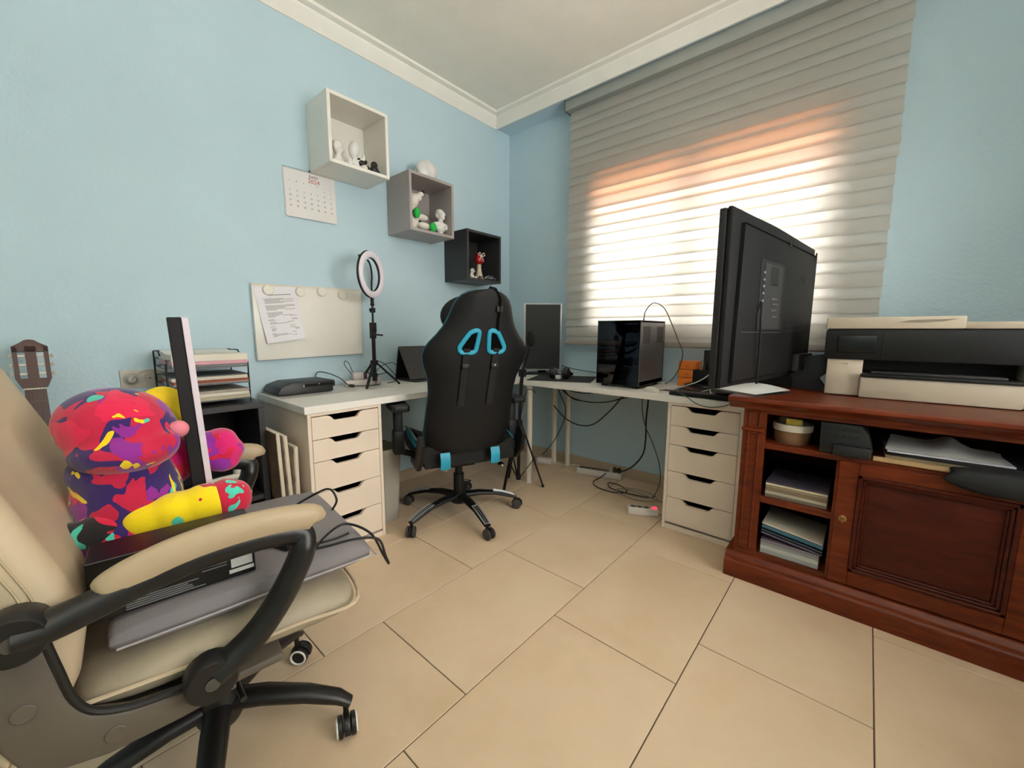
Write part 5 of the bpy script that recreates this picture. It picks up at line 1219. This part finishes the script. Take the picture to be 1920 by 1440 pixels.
G().ell((.02, .052, .290), .020, 16).obj('nose', mat('pink plush', '#e08090', .8), hd2)
lg = el('leg', [((.05, -.02, .100), (.048, .05, .044)), ((.058, .03, .106), (.050, .055, .047)), ((.060, .085, .110), (.050, .055, .049))], M_p3)
el('toe', [((.058, .125, .112), (.049, .040, .049)), ((.062, .150, .110), (.040, .030, .043)), ((.075, .140, .128), (.028, .030, .026)), ((.078, .140, .096), (.028, .030, .026))], M_p5, lg)
el('leg', [((.045, -.150, .095), (.040, .045, .036)), ((.05, -.095, .098), (.042, .05, .038)), ((.05, -.04, .085), (.040, .05, .036))], M_p4)
el('arm', [((-.09, .03, .175), (.045, .05, .05)), ((-.10, .09, .205), (.050, .052, .050)), ((-.10, .140, .222), (.046, .040, .034)), ((-.095, .152, .195), (.046, .042, .034)), ((-.09, .14, .168), (.04, .042, .030))], M_p2)

# ------------------------------------------------------------------ microphone stand by the corner
ms = thing('microphone_stand', 'black floor tripod with a foam-covered microphone behind the gaming chair', 'microphone stand', (.70, -.655, 0))
BX, BY = .685, -.665
G().tube([(BX, BY, .06), (BX + .005, BY + .003, .55), (BX + .02, BY + .012, .80)], .011, 10).obj('pole', M_blk2, ms, world=True)
G().tube(spline([(BX + .02, BY + .012, .79), (BX + .05, BY + .01, .88), (BX + .085, BY + .0, .955), (BX + .10, BY - .005, .975)]), .007, 8).obj('arm', M_blk2, ms, world=True)
G().ell((BX + .105, BY - .01, 1.018), (.030, .030, .052), 18, rot=RX(8)).obj('foam_windscreen', mat('black foam', '#141312', .95, bump=.5, bscale=200), ms, world=True)
G().tube([(BX + .088, BY - .002, .962), (BX + .118, BY - .014, .962)], .006, 8).obj('clip', M_wire, ms, world=True)
G().lathe([(.001, .42), (.02, .42), (.022, .44), (.02, .47), (.001, .47)], 14, T(BX + .004, BY + .002, 0)).obj('hub', M_blk2, ms, world=True)
G().lathe([(.001, .05), (.016, .05), (.018, .07), (.016, .09), (.001, .09)], 14, T(BX, BY, 0)).obj('collar', M_blk2, ms, world=True)
G().box(-.02, .02, -.02, .02, -.025, .025, .006, 2, T(BX + .02, BY + .012, .79)).obj('clamp', M_blk2, ms, world=True)
for a in (35, 155, 275):
    d = V((math.cos(math.radians(a)), math.sin(math.radians(a)), 0)); b0 = V((BX, BY, 0))
    lg_ = G(); bar(lg_, b0 + d * .018 + V((0, 0, .445)), b0 + d * .17 + V((0, 0, .012)), .018, .010); lg_.ell(b0 + d * .17 + V((0, 0, .010)), (.011, .011, .010), 8)
    lg_ = lg_.obj('leg', M_blk2, ms, world=True)
    br = G(); bar(br, b0 + d * .016 + V((0, 0, .07)), b0 + d * .105 + V((0, 0, .20)), .010, .005); br.obj('brace', M_blk2, lg_, world=True)
cable([(BX + .10, BY - .006, .97), (BX + .06, BY - .03, .86), (BX + .03, BY - .025, .72), (BX + .02, BY - .02, .55), (BX + .015, BY - .016, .45), (BX + .05, BY + .02, .70 - .03), (BX + .10, BY + .06, .66)], .003, M_cb, 'black microphone cable hanging along the floor stand')

# ------------------------------------------------------------------ under the window desk
cs_ = lambda *p: p
cable([(.62, -.25, .70), (.75, -.24, .655), (.88, -.24, .63), (1.02, -.24, .645), (1.12, -.24, .698)], .0035, M_cb, 'uppermost black cable sagging under the window desk')
cable([(.70, -.25, .69), (.78, -.25, .62), (.86, -.25, .585), (1.0, -.25, .575), (1.15, -.25, .60), (1.26, -.25, .65), (1.33, -.25, .698)], .0042, M_cb, 'long black cable in the middle of the loops under the window desk')
cable([(.72, -.22, .66), (.82, -.22, .58), (.92, -.22, .57), (1.08, -.22, .58), (1.24, -.22, .63), (1.40, -.22, .698)], .0035, M_cb, 'black cable reaching furthest right under the window desk')
cable([(.70, -.28, .52), (.80, -.28, .44), (.92, -.28, .405), (1.04, -.28, .43), (1.16, -.28, .54), (1.24, -.28, .64), (1.28, -.28, .698)], .0045, M_cb, 'lowest black cable loop under the window desk')
cable([(.66, -.20, .70), (.70, -.20, .60), (.75, -.20, .50), (.74, -.2, .40), (.66, -.18, .25), (.55, -.15, .12), (.48, -.12, .06)], .0035, M_cb, 'black cable dropping behind the desk leg to the corner')
cable([(1.41, -.25, .698), (1.405, -.25, .60), (1.395, -.24, .50), (1.39, -.22, .38), (1.37, -.2, .27), (1.30, -.16, .17), (1.22, -.12, .10), (1.15, -.10, .065)], .0055, M_cb, 'thick black cable dropping from the desk to the wall power strip')
cable([(1.37, -.25, .698), (1.37, -.25, .58), (1.39, -.24, .47), (1.44, -.22, .35), (1.48, -.2, .22), (1.49, -.2, .10), (1.47, -.24, .012)], .003, mat('grey thin cable', '#4c4a48', .5), 'thin grey cable dropping from the desk to the floor tangle')
cable([(1.08, -.10, .06), (1.05, -.16, .02), (1.04, -.26, .006), (1.12, -.33, .006), (1.24, -.33, .006), (1.30, -.27, .007), (1.22, -.20, .008), (1.14, -.22, .014), (1.20, -.30, .014), (1.34, -.30, .012), (1.46, -.26, .01), (1.47, -.22, .012)], .0038, M_cb, 'black cable lying coiled on the floor by the wall strip')
cable([(1.25, -.22, .008), (1.33, -.20, .012), (1.46, -.22, .014), (1.50, -.30, .012), (1.40, -.35, .008), (1.28, -.34, .016), (1.24, -.28, .016), (1.33, -.25, .018), (1.48, -.28, .016), (1.60, -.30, .006), (1.64, -.34, .006)], .003, mat('beige cable', '#8d8375', .6), 'beige cable tangled on the floor beside the drawer unit')
t = thing('wall_power_strip', 'long white power strip with dark plugs lying along the wall skirting', 'power strip', (1.005, -.115, 0), 16)
G().box(-.165, .165, -.028, .028, .002, .05, .008).obj('body', mat('white strip plastic', '#d6cfc9'), t)
G().box(-.15, .06, -.018, .018, .049, .053, .002).obj('socket_row', mat('dark socket row', '#4a3e38', .5), t)
for k, (x_, c) in enumerate(((.085, '#b7ab98'), (.115, '#2b2422'), (.145, '#1c1a19'))): G().lathe([(.001, 0), (.016, 0), (.016, .02), (.010, .034), (.001, .035)], 14, T(x_, 0, .05)).obj('plug', mat('strip plug ' + c, c, .5), t)
t = thing('floor_power_strip', 'white power strip with a lit red switch on the floor by the drawers', 'power strip', (1.512, -.505, 0), 27)
G().box(-.085, .085, -.024, .024, .001, .044, .005).obj('body', mat('white strip plastic'), t)
for k in range(3): G().lathe([(.014, .043), (.016, .046), (.018, .044)], 16, T(-.055 + .037 * k, 0, 0)).obj('outlet', mat('pale outlet'), t)
G().box(.052, .075, -.012, .012, .043, .049, .002).obj('red_switch', mat('lit red switch', '#ff2a3a', .3, emit='#ff1a30', estr=2.2), t)
G().tube(spline([(.085, 0, .02), (.11, .005, .018), (.14, .02, .008), (.19, .05, .006)]), .004, 6).obj('lead', M_cw, t)
t = thing('corner_adapter', 'white adapter on the floor in the corner behind the desk leg', 'adapter', (.52, -.14, 0), 20)
G().box(-.06, .06, -.03, .03, 0, .045, .006).obj('body', mat('white strip plastic'), t)
G().tube(spline([(.06, .0, .02), (.12, .0, .008), (.20, .01, .006), (.29, .03, .008)]), .0035, 6).obj('lead', M_cw, t)

# ------------------------------------------------------------------ inside the sideboard
bk = thing('storage_tub', 'round tub with a white rim and brown sides in the sideboard niche', 'tub', (2.215, -.70, .612))
G().lathe([(.001, .612), (.058, .612), (.062, .625), (.066, .675), (.062, .675), (.058, .63), (.001, .622)], 24, T(2.215, -.70, 0)).obj('tub', mat('brown tub', '#7d5a3c', .6), bk, world=True)
G().lathe([(.064, .664), (.070, .666), (.071, .692), (.066, .694), (.062, .69)], 24, T(2.215, -.70, 0)).obj('rim', mat('white tub rim', '#c9bfae', .5), bk, world=True)
solo('yellow_tin', G().box(-.028, .028, -.016, .016, 0, .026, .004, 2, T(2.222, -.735, .692) @ RZ(8)), mat('yellow label tin', '#b9a23a', .5, var=.2, vscale=40), 'small yellow tin sitting in the tub', 'tin')
solo('cream_bag', G().ell((2.19, -.69, .698), (.030, .030, .022), 14), mat('cream cloth', '#a89878', .8), 'crumpled cream pouch in the tub behind the yellow tin', 'pouch')
t = thing('black_organizer', 'black slotted plastic box in the sideboard niche', 'box', (2.39, -.745, .612))
G().prism([(2.315, .614), (2.455, .614), (2.468, .640), (2.452, .700), (2.43, .730), (2.312, .730)], -.80, -.66, 'y', .004).obj('casing', mat('black slotted plastic', '#060708', .6), t, world=True)
for r_ in range(3):
    for c_ in range(2): G().box(2.322 + .058 * c_, 2.368 + .058 * c_, -.8035, -.799, .706 - .026 * r_, .714 - .026 * r_, .001, 1).obj('slot', mat('slot grey', '#0d1012', .5), t, world=True)
G().box(2.355, 2.465, -.822, -.79, .613, .655, .006).obj('front_pouch', mat('black slotted plastic'), t, world=True)
for k, (x0, x1, ya, yb_, h, c, lab, rt) in enumerate(((2.50, 2.86, -.76, -.52, .018, '#8c7a5c', 'thick tan book at the bottom of the sideboard niche', 1), (2.52, 2.88, -.755, -.53, .012, '#1c1a1c', 'black folder on the tan book in the niche', -2), (2.50, 2.80, -.755, -.53, .006, '#c9c8cf', 'white paper pile on the black folder in the niche', 3))):
    z = .612 + (.0, .0185, .031)[k]
    g = G().box(-(x1 - x0) / 2, (x1 - x0) / 2, -(yb_ - ya) / 2, (yb_ - ya) / 2, 0, h, .001, 1, T((x0 + x1) / 2, (ya + yb_) / 2, z) @ RZ(rt))
    solo(('book', 'folder', 'paper_pile')[k], g, mat('niche ' + c, c, .6, var=.05), lab, ('book', 'folder', 'papers')[k])
sheet_paper('paper_sheet', [(2.50, -.75, 0), (2.78, -.75, 0), (2.80, -.57, 0), (2.52, -.55, 0)], .6515, lambda u, v: .030 * math.exp(-((u - .55) / .12) ** 2) * v + .02 * v * (1 - u), M_paper, 'creased white sheet arching above the papers in the niche', 'paper')
g = G().ell((2.775, -.822, .600), (.135, .020, .040), 20); g.ell((2.775, -.802, .628), (.125, .034, .014), 20)
solo('black_case', g, mat('black nylon case', '#0f1113', .75, bump=.2, bscale=120), 'soft black case drooping over the niche shelf edge', 'case', mods=remesh(.006, 6))
solo('wooden_strip', G().box(2.47, 2.66, -.806, -.79, .613, .628, .001, 1), mat('pale wood strip', '#a88a62', .6), 'pale wooden strip along the front of the niche shelf', 'wood strip')
def shelf_pile(items, x0, x1, z):
    for c, h, lab, tilt, cat in items:
        w = (x1 - x0) / 2 - .006
        g = G().box(-w, w, -.11, .11, 0, h, .001, 1, T((x0 + x1) / 2, -.665, z) @ RY(tilt))
        solo('book' if cat == 'book' else 'magazine', g, mat('pile ' + c, c, .6, var=.12, vscale=40, stretch=(.2, .2, 20)), lab, cat)
        z += h + .001 + abs(math.sin(math.radians(tilt))) * .0
shelf_pile([('#6a5f50', .012, 'brown magazine at the bottom of the middle shelf', 0, 'magazine'), ('#a59f8a', .014, 'grey-green magazine second from the bottom of the middle shelf', 0, 'magazine'), ('#7c6a55', .012, 'tan magazine third from the bottom of the middle shelf', 0, 'magazine'), ('#8a7d68', .010, 'brown-grey magazine near the top of the middle shelf', 0, 'magazine'), ('#cabf9f', .008, 'cream folder near the top of the middle shelf pile', 0, 'folder'), ('#3f3a48', .006, 'dark violet folder on top of the middle shelf pile', 0, 'folder')], 2.142, 2.362, .379)
shelf_pile([('#9a9f9c', .016, 'pale grey magazine at the very bottom of the sideboard', 0, 'magazine'), ('#b4b6b0', .018, 'thick white magazine second from the bottom of the sideboard', 0, 'magazine'), ('#8d9290', .012, 'grey magazine third from the bottom of the sideboard', 0, 'magazine'), ('#7a6f7c', .010, 'mauve folder in the bottom compartment', 0, 'folder')], 2.142, 2.355, .127)
for k, (c, z, lab, h) in enumerate((('#5c5368', .200, 'violet-grey folder leaning in the bottom compartment', .006), ('#2c3a46', .212, 'dark slate folder leaning in the bottom compartment', .006), ('#2f5f74', .226, 'blue folder leaning in the bottom compartment', .014), ('#b9b2a0', .243, 'cream folder on top of the leaning blue one', .005))):
    solo('folder', G().box(-.106, .106, -.11, .11, 0, h, .001, 1, T(2.252, -.665, z) @ RY(7.5)), mat('folder ' + c, c, .5), lab, 'folder')

# ------------------------------------------------------------------ repeats share a group
GROUPS = {'wall_cube_shelf': 'stepped cube shelves on the blue wall', 'drawer_unit': 'white five-drawer units', 'desk': 'white desks along the two walls', 'pen': 'pens in the desk organizer',
          'paper_pile': 'paper piles in trays and niche', 'magazine': 'magazines and folders piled in the sideboard', 'folder': 'folders in the sideboard', 'canvas': 'canvases leaning beside the drawers',
          'cable': 'loose cables around the desks', 'paper_sheet': 'loose white sheets on and in the sideboard'}
for o in list(COL.objects):
    if o.parent is None and o.get('category') and 'group' not in o:
        k = o.name.split('.')[0]
        if k in GROUPS: o['group'] = GROUPS[k]
